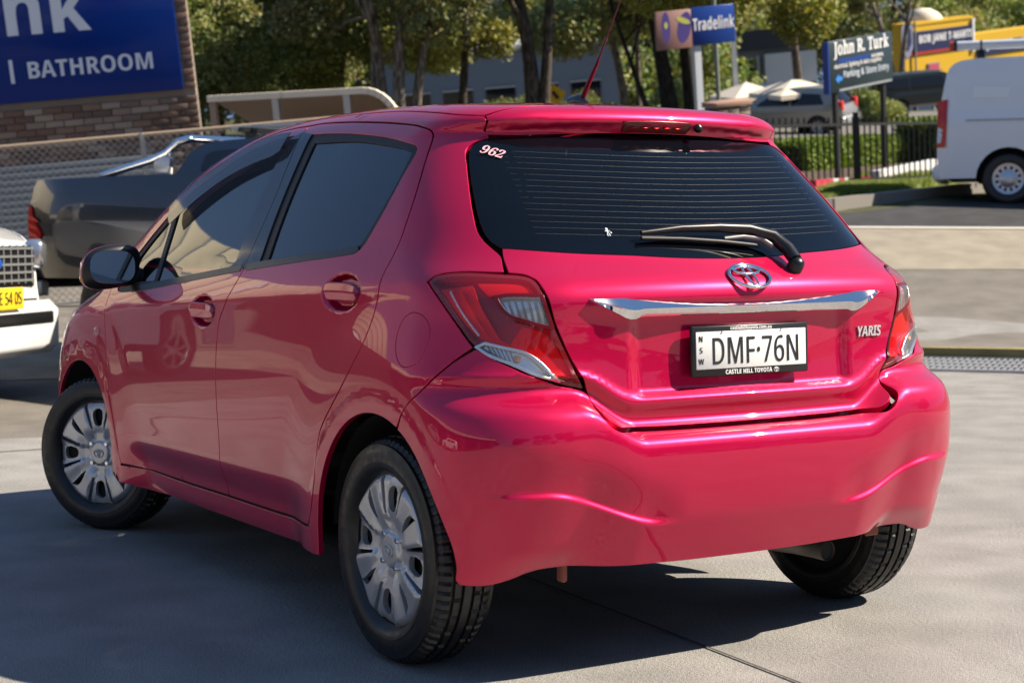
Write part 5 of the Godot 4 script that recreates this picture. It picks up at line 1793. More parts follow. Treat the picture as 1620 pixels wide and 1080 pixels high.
	var wo := Vector3(0.151, 0.0, -7.334) - wb.x * 5.36 * 1.08
	wo.y = 0.06
	place(wc, wo, wb.scaled(Vector3.ONE * 1.08))
	var wt := v2([0.0, 0.62, -0.03, 0.92, 0.0, 1.26, 0.05, 1.30, 1.60, 1.32, 1.70, 1.68, 1.85, 1.76, 2.9, 1.78, 3.15, 1.72, 3.85, 1.24, 4.85, 1.07, 5.10, 0.98, 5.20, 0.84, 5.25, 0.62])
	var wh := func(x: float, y: float) -> float:
		var e1 := clampf(1.0 - (5.24 - x) / 0.75, 0.0, 1.0)
		return 0.925 - 0.34 * e1 * e1 * e1 - maxf(0.0, y - 1.32) * 0.34
	body_shell(wc, wt, [1.0, 4.25], 0.385, 0.46, 0.50, wh, M.white_paint, [v2([1.86, 1.36, 1.86, 1.62, 1.92, 1.66, 2.55, 1.69, 2.55, 1.36]), v2([2.66, 1.36, 2.66, 1.69, 3.02, 1.66, 3.62, 1.30, 3.62, 1.26])], [[0, 3, "paint"], [3, 5, "dark"], [5, 8, "paint"], [8, 9, "glass"], [9, 13, "paint"]])
	car_wheels(wc, [1.0, 4.25], 0.385, 0.80, M.alloy, 6)
	quad_box(wc, "grille", Vector3(5.22, 0.82, 0.0), Vector3(0.08, 0.27, 1.06), M.plastic, 0.02)
	for k in 5: quad_box(wc, "grille_bar", Vector3(5.265, 0.74 + 0.05 * k, 0.0), Vector3(0.012, 0.014, 1.0), M.grey)
	for k in 12: quad_box(wc, "grille_rib", Vector3(5.263, 0.84, -0.48 + 0.087 * k), Vector3(0.010, 0.24, 0.012), M.grey)
	var ov := MB.new()
	ov.lathe([Vector2(0.0001, 0.012), Vector2(0.9, 0.01), Vector2(1.0, 0.0)], 28, Transform3D(Basis(Vector3(1, 0, 0), Vector3(0, 0.045, 0), Vector3(0, 0, 0.11)), Vector3(5.268, 0.85, 0)))
	part("oval_badge", ov, mat(Color(0.02, 0.07, 0.30), 0.2), wc)
	quad_box(wc, "front_bumper", Vector3(5.26, 0.44, 0.0), Vector3(0.16, 0.34, 1.46), M.white_paint, 0.06)
	quad_box(wc, "bumper_intake", Vector3(5.335, 0.50, 0.0), Vector3(0.03, 0.08, 1.20), M.plastic, 0.01)
	var pl := Node3D.new()
	pl.name = "number_plate"
	wc.add_child(pl, true)
	pl.transform = Transform3D(Basis(Vector3.UP, PI / 2), Vector3(5.36, 0.635, 0.0))
	quad_box(pl, "plate_face", Vector3.ZERO, Vector3(0.37, 0.134, 0.01), mat(Color(0.75, 0.52, 0.02), 0.4), 0.003)
	letters(pl, "plate_number", "CE 54 0S", 0.105, M.sans, M.print, Vector3(0, -0.036, 0.006), 1, 0.8)
	for s in [-1, 1]:
		quad_box(wc, "headlamp", Vector3(5.17, 0.90, 0.70 * s), Vector3(0.14, 0.20, 0.26), M.reflector, 0.04, Basis(Vector3.UP, -0.45 * s))

func build_right() -> void:
	# ---- white van with a pipe carrier
	var v := thing("white_van", "white delivery van with a grey pipe carrier on its roof", "van")
	var vp := Vector3(14.02, 0, -12.78) + FWD * 0.9 + LAT * 0.30
	vp.y = 1.50
	var vx := (LAT * cos(0.31) - FWD * sin(0.31)).normalized()
	place(v, vp, Basis(vx, Vector3.UP, vx.cross(Vector3.UP)))
	var top := v2([0.02, 0.46, 0.0, 0.75, 0.02, 1.15, 0.10, 1.66, 0.155, 1.84, 0.30, 1.935, 0.8, 1.965, 3.9, 1.96, 4.3, 1.86, 4.95, 1.28, 5.2, 1.05, 5.26, 0.5])
	var hw := func(x: float, y: float) -> float:
		var e0 := clampf(1.0 - x / 0.25, 0.0, 1.0)
		var e1 := clampf(1.0 - (5.26 - x) / 0.8, 0.0, 1.0)
		var up := maxf(0.0, y - 1.0)
		return 0.945 - 0.10 * e0 * e0 - 0.15 * e1 * e1 - up * up * 0.13 - 0.012 * ss((y - 1.18) / 0.05) - 0.010 * exp(-pow((y - 0.98) / 0.015, 2.0))
	var wp := mat(Color(0.74, 0.75, 0.76), 0.22)
	wp.clearcoat_enabled = true; wp.clearcoat = 0.8
	body_shell(v, top, [0.93, 4.2], 0.345, 0.42, 0.36, hw, wp, [v2([3.55, 1.12, 3.6, 1.72, 3.95, 1.70, 4.55, 1.28, 4.5, 1.12])], [[0, 8, "paint"], [8, 9, "glass"], [9, 11, "paint"]])
	car_wheels(v, [0.93, 4.2], 0.345, 0.80, M.black_alloy, 0)
	var cap := MB.new()      # the steel wheel's pierced cover
	cap.lathe([Vector2(0.0001, -0.118), Vector2(0.09, -0.118), Vector2(0.105, -0.10), Vector2(0.125, -0.098)], 30)
	cap.lathe([Vector2(0.168, -0.100), Vector2(0.205, -0.108), Vector2(0.216, -0.095)], 36)
	for k in 12:
		var an := TAU * k / 12
		cap.bar(Vector3(-0.099, cos(an) * 0.12, sin(an) * 0.12), Vector3(-0.101, cos(an) * 0.172, sin(an) * 0.172), 0.040, 0.012, Vector3.RIGHT)
	for x in [0.93, 4.2]:
		var c := part("wheel_cover", cap, M.alloy, v)
		c.transform = Transform3D(Basis(Vector3.UP, PI / 2), Vector3(x, 0.345, 0.80))
	for sm in [[1.32, 0.45, 1.90], [2.62, 0.45, 1.88]]:
		part("door_seam", flank(v2([sm[0], sm[1], sm[0] + 0.014, sm[1], sm[0] + 0.014, sm[2], sm[0], sm[2]]), 0.12, hw, 0.003, [], 0.0), M.grey, v)
	part("sill_trim", flank(v2([1.42, 0.40, 3.7, 0.40, 3.7, 0.47, 1.42, 0.47]), 0.15, hw, 0.012), M.grey, v)
	part("tail_lamp", flank(v2([0.005, 1.40, 0.14, 1.42, 0.115, 0.78, 0.0, 0.78]), 0.08, hw, 0.014), mat(Color(0.45, 0.01, 0.012), 0.15), v)
	part("lamp_band", flank(v2([0.01, 1.05, 0.075, 1.02, 0.05, 0.84, 0.0, 0.84]), 0.06, hw, 0.02, [], 0.0), M.letter, v)
	part("side_trim", flank(v2([0.38, 1.12, 3.4, 1.12, 3.4, 1.14, 0.38, 1.14]), 0.15, hw, 0.014, [], 0.01), mat(Color(0.40, 0.41, 0.42), 0.4), v)
	part("side_decal", flank(v2([0.46, 1.43, 0.92, 1.42, 0.95, 1.56, 0.48, 1.585]), 0.1, hw, 0.006, [], 0.0), mat(Color(0.80, 0.82, 0.80), 0.5), v)
	quad_box(v, "rear_bumper", Vector3(0.02, 0.44, 0.0), Vector3(0.16, 0.22, 1.72), wp, 0.04)
	var pipe := thing("pipe_carrier", "grey conduit tube with a red end cap lying on the van roof", "tube")
	place(pipe, vp, v.basis)
	var tb := MB.new()
	tb.tube([Vector3(0.24, 2.155, 0.62), Vector3(3.3, 2.155, 0.62)], 0.062, 18)
	part("tube", tb, mat(Color(0.55, 0.58, 0.62), 0.35), pipe)
	var ec := MB.new()
	ec.tube([Vector3(0.15, 2.155, 0.62), Vector3(0.20, 2.155, 0.62)], 0.066, 18)
	part("end_cap", ec, mat(Color(0.45, 0.05, 0.02), 0.4), pipe)
	var ecb := MB.new()
	ecb.tube([Vector3(0.20, 2.155, 0.62), Vector3(0.245, 2.155, 0.62)], 0.069, 18)
	part("cap_collar", ecb, M.plastic, pipe)
	for x in [0.56, 2.4]:
		quad_box(pipe, "bracket", Vector3(x, 2.02, 0.60), Vector3(0.10, 0.13, 0.10), M.plastic, 0.015)
		quad_box(pipe, "cross_bar", Vector3(x, 2.055, 0.0), Vector3(0.05, 0.03, 1.30), M.plastic)
		var st := MB.new()
		st.tube([Vector3(x - 0.012, 2.155, 0.62), Vector3(x + 0.012, 2.155, 0.62)], 0.066, 18)
		part("strap", st, M.plastic, pipe)
	# ---- black picket fence
	var f := thing("picket_fence", "black steel picket fence round the mulch bed", "fence")
	var fa := dl(25.0, 3.3)
	var fb := dl(26.13, 5.33)
	var fc := dl(27.4, 7.3)
	var fd := dl(28.6, 9.4)
	var pk := MB.new()
	pk.box(Vector3(0, 0.53, 0), Vector3(0.022, 1.06, 0.022))
	var pm := pk.mesh()
	for s in [[fa, fb], [fb, fc], [fc, fd]]:
		var n := int(s[0].distance_to(s[1]) / 0.115)
		for i in n:
			var p: Vector3 = s[0].lerp(s[1], (i + 0.5) / n)
			p.y = ground_y(p) + 0.03
			var o := part("picket", pm, M.black_steel, f)
			o.transform = Transform3D(stand(0), p)
		for h in [0.14, 0.98]:
			var rb := MB.new()
			rb.bar(s[0] + UPW * h, s[1] + UPW * h, 0.03, 0.04)
			part("rail", rb, M.black_steel, f)
		var ps := MB.new()
		ps.box(Vector3(0, 0.58, 0), Vector3(0.075, 1.16, 0.075))
		var po := part("post", ps, M.black_steel, f)
		po.transform = Transform3D(stand(0), s[1])
	# kerb blocks at the foot of the fence, some painted red
	var red := mat(Color(0.45, 0.03, 0.06), 0.6)
	var pale := mat(Color(0.55, 0.55, 0.56), 0.7)
	for k in 10:
		var p0 := dl(25.35, 4.5).lerp(dl(26.6, 5.6), k / 10.0)
		var kb := MB.new()
		kb.bar(p0 + Vector3(0, 0.10, 0), dl(25.35, 4.5).lerp(dl(26.6, 5.6), (k + 0.92) / 10.0) + Vector3(0, 0.10, 0), 0.12, 0.14)
		struct("edging_block", kb, red if k % 4 < 3 and k != 5 else pale)
	var eb := MB.new()
	for k in 12:
		var p0 := dl(26.7, 5.7).lerp(dl(32.0, 7.95), k / 12.0)
		eb.bar(p0 + Vector3(0, 0.12, 0), dl(26.7, 5.7).lerp(dl(32.0, 7.95), (k + 1) / 12.0) + Vector3(0, 0.12, 0), 0.16, 0.24)
	struct("bed_edging", eb, pale)
	# ---- clipped hedges
	for h in [["long clipped green hedge behind the picket fence", dl(32.6, 5.2), dl(37.2, 8.2), 0.50, 71, 7000], ["short clipped hedge beside the white van", dl(36.5, 8.75), dl(38.5, 10.2), 0.85, 72, 3500]]:
		var o := thing("hedge", h[0], "hedge", Vector3.ZERO, 0.0, "")
		o.position = h[1]
		var dir: Vector3 = h[2] - h[1]
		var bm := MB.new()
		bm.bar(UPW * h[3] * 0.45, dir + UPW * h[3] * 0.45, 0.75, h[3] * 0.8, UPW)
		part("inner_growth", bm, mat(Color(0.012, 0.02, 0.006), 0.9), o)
		var mm := MultiMesh.new()
		mm.transform_format = MultiMesh.TRANSFORM_3D
		mm.use_colors = true
		mm.mesh = leaf_clump(0.075, 3)
		mm.instance_count = h[5]
		var r := RandomNumberGenerator.new()
		r.seed = h[4]
		var side := dir.cross(UPW).normalized()
		for i in h[5]:
			var t := r.randf()
			var a := r.randf_range(-0.5, 0.5)
			var b := r.randf()
			if r.randf() < 0.4: b = r.randf_range(0.92, 1.03)
			elif r.randf() < 0.8: a = (0.5 if r.randf() < 0.5 else -0.5) + r.randf_range(-0.05, 0.05)
			mm.set_instance_transform(i, Transform3D(Basis.from_euler(Vector3(r.randf() * TAU, r.randf() * TAU, r.randf() * TAU)), dir * t + side * a * 0.95 + UPW * b * h[3]))
			var q := r.randf_range(0.7, 1.4)
			mm.set_instance_color(i, Color(0.14 * q, 0.20 * q, 0.026 * q))
		var lo := MultiMeshInstance3D.new()
		lo.name = "leaves"
		lo.multimesh = mm
		lo.material_override = M.leaf
		lo.set_meta("kind", "stuff")
		o.add_child(lo, true)
	# ---- store sign on posts
	var s := thing("store_sign", "dark green store entry sign on posts, tilted towards the road", "sign")
	place(s, Vector3(16.017, 3.844, -16.437), stand(47))
	quad_box(s, "sign_panel", Vector3(0, 0, 0), Vector3(1.92, 0.80, 0.10), mat(Color(0.016, 0.030, 0.038), 0.4), 0.008)
	quad_box(s, "sign_edge", Vector3(-0.975, 0, 0), Vector3(0.03, 0.80, 0.105), M.sign_blue2)
	letters(s, "lettering", "John R. Turk", 0.28, M.serif, M.white_print, Vector3(-0.82, 0.11, 0.053), 0, 0.93)
	quad_box(s, "blue_band", Vector3(-0.22, 0.075, 0.053), Vector3(0.95, 0.055, 0.006), M.sign_blue2)
	letters(s, "lettering", "ELECTRICAL", 0.065, M.bold, M.white_print, Vector3(0.30, 0.05, 0.053), 0)
	letters(s, "lettering", "electrical, lighting & data supplies", 0.095, M.sans, M.white_print, Vector3(-0.82, -0.05, 0.053), 0)
	letters(s, "lettering", "Parking & Store Entry", 0.145, M.sans, M.letter, Vector3(-0.55, -0.225, 0.053), 0)
	var ar := MB.new()
	ar.face([Vector3(-0.80, -0.19, 0.055), Vector3(-0.70, -0.27, 0.055), Vector3(-0.70, -0.11, 0.055)])
	ar.face([Vector3(-0.70, -0.225, 0.055), Vector3(-0.60, -0.225, 0.055), Vector3(-0.60, -0.155, 0.055), Vector3(-0.70, -0.155, 0.055)])
	part("arrow", ar, mat(Color(0.03, 0.20, 0.60), 0.4), s)
	quad_box(s, "lower_rail", Vector3(0.1, -0.37, 0.055), Vector3(1.6, 0.03, 0.01), M.galv)
	for x in [-0.72, 0.74]:
		quad_box(s, "post", Vector3(x, -1.35, -0.02), Vector3(0.07, 2.0, 0.07), M.black_steel)
	# ---- trade sign on a white pole, with its brick planter
	var t := thing("pole_sign", "blue and pink two panel trade sign on a white pole", "sign")
	place(t, Vector3(16.537, 4.617, -20.862), stand(24))
	quad_box(t, "blue_panel", Vector3(0.03, 0.33, 0), Vector3(0.90, 0.68, 0.08), M.sign_blue2, 0.006)
	letters(t, "lettering", "Tradelink", 0.30, M.bold, M.white_print, Vector3(0.03, 0.25, 0.042), 1, 0.64)
	quad_box(t, "pink_panel", Vector3(-0.79, 0.31, 0), Vector3(0.73, 0.68, 0.07), mat(Color(0.27, 0.14, 0.125), 0.5), 0.006)
	var purple := mat(Color(0.055, 0.035, 0.20), 0.5)
	var lime := mat(Color(0.45, 0.45, 0.08), 0.5)
	var leafm := func(c: Vector2, a: float, b: float, rot: float) -> MB:
		var mb := MB.new()
		var c0 := mb.add(Vector3(c.x, c.y, 0.0), Vector3(0, 0, 1))
		for i in 21:
			var an := TAU * i / 20
			var q := Vector2(a * cos(an), b * sin(an)).rotated(rot)
			mb.add(Vector3(c.x + q.x, c.y + q.y, 0.0), Vector3(0, 0, 1))
			if i: mb.tri(c0, c0 + i, c0 + i + 1)
		return mb
	for q in [[Vector2(-0.96, 0.36), 0.085, 0.28, 0.0, purple, 0.037], [Vector2(-0.58, 0.34), 0.14, 0.28, -0.25, purple, 0.037], [Vector2(-0.96, 0.40), 0.035, 0.06, 0.0, lime, 0.039], [Vector2(-0.60, 0.46), 0.15, 0.05, -0.35, lime, 0.039]]:
		var o := part("printed_shape", leafm.call(q[0], q[1], q[2], q[3]), q[4], t)
		o.position.z = q[5]
	quad_box(t, "pole", Vector3(-0.30, -1.5, -0.06), Vector3(0.14, 3.6, 0.11), mat(Color(0.55, 0.58, 0.62), 0.5))
	var tp := thing("thin_pole", "thin grey green pole just behind the trade sign", "pole")
	place(tp, foot(Vector3(17.852, 3.843, -22.354)), stand(0))
	var tpm := MB.new()
	tpm.tube([Vector3(0, 0, 0), Vector3(0, 3.9, 0)], 0.045, 10)
	part("shaft", tpm, mat(Color(0.20, 0.22, 0.19), 0.6), tp)
	var bp := thing("brick_planter", "low brick planter with a small blue sign below the trade sign", "planter")
	place(bp, foot(Vector3(15.466, 3.081, -19.061)), stand(24))
	quad_box(bp, "mortar_core", Vector3(0, 0.62, 0), Vector3(0.66, 1.24, 0.40), M.mortar)
	var r := RandomNumberGenerator.new()
	r.seed = 8
	var bk := MB.new()
	bk.box(Vector3.ZERO, Vector3(0.205, 0.076, 0.04), Basis(), 0.004)
	for row in 7:
		for k in 3:
			var o := part("brick", bk, M.brick[r.randi() % 6], bp)
			o.position = Vector3(-0.22 + 0.22 * k, 0.70 + 0.086 * row, 0.195)
	quad_box(bp, "capping", Vector3(0, 1.32, 0), Vector3(0.72, 0.09, 0.48), mat(Color(0.33, 0.20, 0.15), 0.8), 0.01)
	quad_box(bp, "small_sign", Vector3(0.10, 0.98, 0.235), Vector3(0.46, 0.24, 0.03), M.sign_blue2)
	letters(bp, "lettering", "Tradelink", 0.12, M.bold, M.white_print, Vector3(0.10, 0.95, 0.252), 1, 0.8)
	var rl := thing("timber_rail", "dark timber retaining rail beside the brick planter", "rail")
	place(rl, bp.position, bp.basis)
	quad_box(rl, "beam", Vector3(-1.25, 1.17, -0.1), Vector3(1.75, 0.13, 0.14), M.bark_dark, 0.01)
	for x in [-2.0, -1.2, -0.45]: quad_box(rl, "post", Vector3(x, 0.55, -0.1), Vector3(0.12, 1.1, 0.12), M.bark_dark)
	# ---- diamond road sign
	var rs := thing("road_sign", "yellow diamond road sign beyond the pink car roof", "sign")
	place(rs, foot(Vector3(21.686, 4.909, -34.163)), stand(10))
	quad_box(rs, "plate", Vector3(0, 1.72, 0.03), Vector3(0.42, 0.42, 0.02), mat(Color(0.75, 0.42, 0.01), 0.4), 0.0, Basis(Vector3(0, 0, 1), PI / 4 + 0.15))
	quad_box(rs, "arrow", Vector3(0, 1.72, 0.045), Vector3(0.10, 0.24, 0.01), M.print, 0.0, Basis(Vector3(0, 0, 1), 0.6))
	quad_box(rs, "post", Vector3(0, 0.9, 0), Vector3(0.05, 1.8, 0.04), M.galv)
	# ---- buildings
	var b := thing("grey_building", "long pale blue grey building beyond the street trees", "building")
	place(b, foot(Vector3(33.5, 6.6, -56.4)), stand(0))
	quad_box(b, "wall", Vector3(0, 1.7, -3.0), Vector3(9.5, 3.4, 6.0), mat(Color(0.13, 0.16, 0.195), 0.7))
	quad_box(b, "roof", Vector3(0, 3.45, -3.0), Vector3(9.8, 0.14, 6.3), mat(Color(0.35, 0.38, 0.42), 0.5))
	for k in 5:
		var o := quad_box(b, "window", Vector3(-3.6 + 1.75 * k, 1.35, 0.03), Vector3(1.2, 1.1, 0.06), M.dark_glass)
		quad_box(o, "frame", Vector3(-3.6 + 1.75 * k, 1.93, 0.05), Vector3(1.28, 0.06, 0.05), M.galv)
	var db := thing("navy_building", "low building with a navy fascia behind the parasols", "building")
	place(db, foot(Vector3(48.0, 9.3, -62.4)), stand(8))
	quad_box(db, "wall", Vector3(1.2, 1.6, -3.0), Vector3(8.5, 3.2, 6.0), mat(Color(0.16, 0.17, 0.18), 0.7))
	quad_box(db, "fascia", Vector3(1.2, 3.35, 0.1), Vector3(8.7, 0.95, 0.3), M.dark_wall)
	for k in 4:
		var o := quad_box(db, "window", Vector3(-1.9 + 2.0 * k, 1.6, 0.03), Vector3(1.6, 1.7, 0.06), M.dark_glass)
		quad_box(o, "frame", Vector3(-0.95 + 2.0 * k, 1.6, 0.05), Vector3(0.10, 2.0, 0.08), M.galv)
	letters(db, "lettering", "Showroom", 0.42, M.bold, M.letter, Vector3(-0.6, 3.2, 0.26), 0)
	quad_box(db, "panel", Vector3(4.6, 1.9, 0.25), Vector3(2.6, 1.5, 0.3), mat(Color(0.55, 0.56, 0.56), 0.7))
	var wpst := thing("white_post", "white square post in front of the navy building", "post")
	place(wpst, foot(Vector3(36.9, 7.0, -45.6)), stand(0))
	quad_box(wpst, "shaft", Vector3(0, 1.8, 0), Vector3(0.17, 3.6, 0.17), M.white_paint)
	# yellow tyre shop
	var y := thing("yellow_shop", "bright yellow tyre shop with a navy sign band", "building")
	place(y, Vector3(58.495, 11.359, -59.162), stand(34))
	quad_box(y, "wall", Vector3(2.5, -2.9, -0.4), Vector3(5.0, 6.1, 0.8), M.yellow)
	quad_box(y, "parapet", Vector3(2.5, 0.17, -0.4), Vector3(5.1, 0.14, 0.9), M.yellow)
	quad_box(y, "sign_band", Vector3(2.5, -0.72, 0.04), Vector3(4.98, 1.0, 0.08), M.navy)
	quad_box(y, "red_stripe", Vector3(2.5, -1.30, 0.04), Vector3(4.98, 0.13, 0.08), mat(Color(0.35, 0.02, 0.02), 0.5))
	letters(y, "lettering", "BOB JANE T-MARTS", 0.52, M.bold, M.white_print, Vector3(2.95, -0.92, 0.085), 1, 0.86)
	var sd := MB.new()
	sd.face([Vector3(-0.3, 0.1, 0.1), Vector3(-0.35, -0.9, 0.1), Vector3(0.1, -1.55, 0.1), Vector3(0.55, -0.9, 0.1), Vector3(0.5, 0.1, 0.1), Vector3(0.1, 0.45, 0.1)])
	part("shield", sd, mat(Color(0.20, 0.22, 0.33), 0.5), y)
	var sd2 := MB.new()
	sd2.face([Vector3(-0.14, -0.1, 0.12), Vector3(-0.17, -0.75, 0.12), Vector3(0.1, -1.15, 0.12), Vector3(0.37, -0.75, 0.12), Vector3(0.34, -0.1, 0.12), Vector3(0.1, 0.15, 0.12)])
	part("shield_face", sd2, M.navy, y)
	quad_box(y, "poster", Vector3(2.0, -2.35, 0.04), Vector3(0.85, 0.95, 0.06), mat(Color(0.22, 0.16, 0.24), 0.5))
	quad_box(y, "poster_head", Vector3(2.0, -2.12, 0.08), Vector3(0.7, 0.34, 0.02), mat(Color(0.45, 0.06, 0.10), 0.5))
	for k in 2:
		var o := quad_box(y, "window", Vector3(1.0 + 2.0 * k, -3.75, 0.03), Vector3(1.85, 1.5, 0.06), mat(Color(0.03, 0.06, 0.12), 0.05))
		quad_box(o, "frame", Vector3(1.98 + 1.98 * k, -3.75, 0.06), Vector3(0.14, 1.6, 0.08), M.galv)
	quad_box(y, "downpipe", Vector3(0.62, -2.0, 0.12), Vector3(0.07, 4.6, 0.07), M.grey)
	quad_box(y, "white_corner", Vector3(5.02, -0.75, 0.06), Vector3(0.14, 1.7, 0.12), M.white_paint)
	var y2 := thing("yellow_annexe", "lower yellow workshop beside the tyre shop lettered for tyres and wheels", "building")
	place(y2, y.position + y.basis * Vector3(5.06, -0.85, -0.06), stand(34))
	quad_box(y2, "wall", Vector3(3.1, -2.6, -0.6), Vector3(6.1, 5.4, 1.2), M.yellow)
	quad_box(y2, "sign_band", Vector3(3.2, -0.68, 0.04), Vector3(5.8, 0.66, 0.08), M.navy)
	letters(y2, "lettering", "Tyres   Wheels", 0.52, M.bold, M.letter, Vector3(0.75, -0.84, 0.085), 0)
	var dm := thing("white_dome", "white domed canopy behind the yellow tyre shop", "canopy")
	place(dm, Vector3(61.0, 11.9, -60.5), stand(0))
	var dmm := MB.new()
	dmm.lathe([Vector2(0.0001, 1.0), Vector2(0.4, 0.92), Vector2(0.75, 0.66), Vector2(0.95, 0.31), Vector2(1.0, -0.2)], 30, Transform3D(Basis(Vector3(0, 0.8, 0), Vector3(1.1, 0, 0), Vector3(0, 0, 1.1)), Vector3.ZERO))
	part("canopy", dmm, M.canvas, dm)
	# ---- parasols
	for q in [["pale canvas parasol nearer the trade sign", Vector3(35.604, 6.512, -43.411), 0.95], ["larger pale canvas parasol left of the store sign", Vector3(35.703, 6.446, -41.003), 1.12]]:
		var o := thing("parasol", q[0], "parasol", Vector3.ZERO, 0.0, "parasols in the car park")
		place(o, q[1] - UPW * 2.2, stand(20))
		var h := 2.2
		var w: float = q[2]
		var c := MB.new()
		var apex := Vector3(0, h + 0.02, 0)
		var cs := [Vector3(-w, h - 0.42, w), Vector3(w, h - 0.42, w), Vector3(w, h - 0.42, -w), Vector3(-w, h - 0.42, -w)]
		for i in 4:
			c.face([cs[i], cs[(i + 1) % 4], apex])
			c.face([cs[i] - Vector3(0, 0.16, 0), cs[(i + 1) % 4] - Vector3(0, 0.16, 0), cs[(i + 1) % 4], cs[i]])
		part("canopy", c, M.canvas, o)
		quad_box(o, "pole", Vector3(0, 1.15, 0), Vector3(0.06, 2.3, 0.06), M.galv)
	# ---- parked cars up the slope
	var hatch := v2([0.05, 0.40, 0.0, 0.75, 0.08, 1.02, 0.45, 1.50, 0.75, 1.60, 2.2, 1.62, 2.7, 1.50, 3.4, 1.08, 4.2, 0.95, 4.45, 0.78, 4.5, 0.40])
	var hp := [v2([0.62, 1.08, 0.78, 1.42, 1.75, 1.48, 1.75, 1.06]), v2([1.85, 1.06, 1.85, 1.48, 2.35, 1.46, 3.0, 1.12, 2.95, 1.06])]
	var hcut := [[0, 2, "paint"], [2, 3, "glass"], [3, 5, "paint"], [5, 7, "glass"], [7, 10, "paint"]]
	for q in [["silver grey crossover seen from behind, parked above the hedge", Color(0.28, 0.27, 0.25), dl(57.5, 11.5), 150.0, 1.0], ["blue hatchback parked behind the silver crossover", Color(0.012, 0.05, 0.20), dl(68.0, 12.3), 165.0, 1.0], ["small pale green car parked beyond the silver crossover", Color(0.35, 0.40, 0.36), dl(78.0, 17.2), 170.0, 0.95]]:
		var o := thing("parked_car", q[0], "car", Vector3.ZERO, 0.0, "cars parked up the slope")
		var bs := stand(q[3])
		place(o, q[2], bs)
		o.scale = Vector3.ONE * q[4]
		var cp := mat(q[1], 0.25, 0.5)
		cp.clearcoat_enabled = true; cp.clearcoat = 1.0
		var ch := plain_hw(0.90, 1.02, 0.36, 0.0, 4.5)
		body_shell(o, hatch, [0.85, 3.55], 0.34, 0.40, 0.34, ch, cp, hp, hcut)
		car_wheels(o, [0.85, 3.55], 0.34, 0.76, M.alloy, 8)
		for s2 in [-1, 1]:
			quad_box(o, "tail_lamp", Vector3(0.10, 1.0, 0.72 * s2), Vector3(0.20, 0.34, 0.20), mat(Color(0.6, 0.03, 0.02), 0.2), 0.03)
		quad_box(o, "rear_bumper", Vector3(0.02, 0.52, 0), Vector3(0.14, 0.22, 1.6), M.alloy, 0.04)
	var jp := thing("dark_wagon", "dark green boxy four wheel drive parked beside the yellow shop", "car")
	place(jp, dl(72.0, 15.4), stand(6))
	var jt := v2([0.0, 0.55, 0.0, 1.0, 0.10, 1.72, 0.25, 1.80, 2.7, 1.82, 2.85, 1.75, 3.15, 1.22, 4.1, 1.15, 4.2, 0.9, 4.2, 0.55])
	var jh := plain_hw(0.90, 1.15, 0.14, 0.0, 4.25)
	var jpt := mat(Color(0.012, 0.022, 0.024), 0.2)
	jpt.clearcoat_enabled = true; jpt.clearcoat = 0.3
	body_shell(jp, jt, [0.8, 3.3], 0.40, 0.46, 0.50, jh, jpt, [v2([0.3, 1.2, 0.36, 1.68, 1.2, 1.70, 1.2, 1.2]), v2([1.3, 1.2, 1.3, 1.70, 2.6, 1.70, 2.9, 1.22])], [[0, 1, "paint"], [1, 2, "glass"], [2, 5, "paint"], [5, 6, "glass"], [6, 9, "paint"]])
	car_wheels(jp, [0.8, 3.3], 0.40, 0.80, M.alloy, 6)
	quad_box(jp, "running_board", Vector3(2.0, 0.52, 0.88), Vector3(1.7, 0.08, 0.16), M.tan_sheet)
	quad_box(jp, "roof_bar", Vector3(1.6, 1.90, 0.6), Vector3(2.3, 0.04, 0.05), M.galv)
	# ---- drain grate across the drive
	var gr := thing("drain_grate", "long steel drain grate set in the concrete beside the car", "grate")
	var g0 := dl(14.35, 2.4, 0.006)
	var g1 := dl(12.9, 5.6, 0.006)
	var dirg := (g1 - g0).normalized()
	var sdg := dirg.cross(Vector3.UP).normalized()
	if sdg.dot(FWD) < 0: sdg = -sdg
	var wd := 1.0
	for e in [0.0, wd]:
		var fb2 := MB.new()
		var up2 := Vector3(0, (ground_y(g0 + sdg * wd) * e / wd), 0)
		fb2.bar(g0 + sdg * e + up2, g1 + sdg * e + up2, 0.05, 0.03)
		part("frame", fb2, M.galv, gr)
	var tr := MB.new()
	var tl2 := g0 + sdg * wd
	tl2.y = ground_y(tl2)
	var dn := Vector3(0, -0.004, 0)
	tr.face([g0 + dn, g1 + dn, g1 + (tl2 - g0) + dn, tl2 + dn])
	part("channel", tr, M.dark, gr)
	var bm := MB.new()
	var gt := g0 + sdg * wd
	gt.y = ground_y(gt) + 0.006
	var lift := gt - g0 - sdg * wd
	bm.bar(g0, gt, 0.022, 0.022)
	var bmesh := bm.mesh()
	var nb := int(g0.distance_to(g1) / 0.052)
	for i in nb:
		var o := part("bar", bmesh, M.galv, gr)
		o.position = dirg * (i + 0.5) * 0.052
	for e in [0.25, 0.5, 0.75]:
		var cb := MB.new()
		cb.bar(g0 + sdg * wd * e + lift * e + Vector3(0, 0.004, 0), g1 + sdg * wd * e + lift * e + Vector3(0, 0.004, 0), 0.02, 0.018)
		part("cross_rod", cb, M.galv, gr)
	var yl := MB.new()
	yl.bar(gt + sdg * 0.13 + Vector3(0, 0.03, 0), gt + sdg * 0.13 + (g1 - g0) + Vector3(0, 0.03, 0), 0.20, 0.12)
	struct("painted_edge", yl, rough_ground(Color(0.36, 0.30, 0.13), 0.25, 51, 0.2))

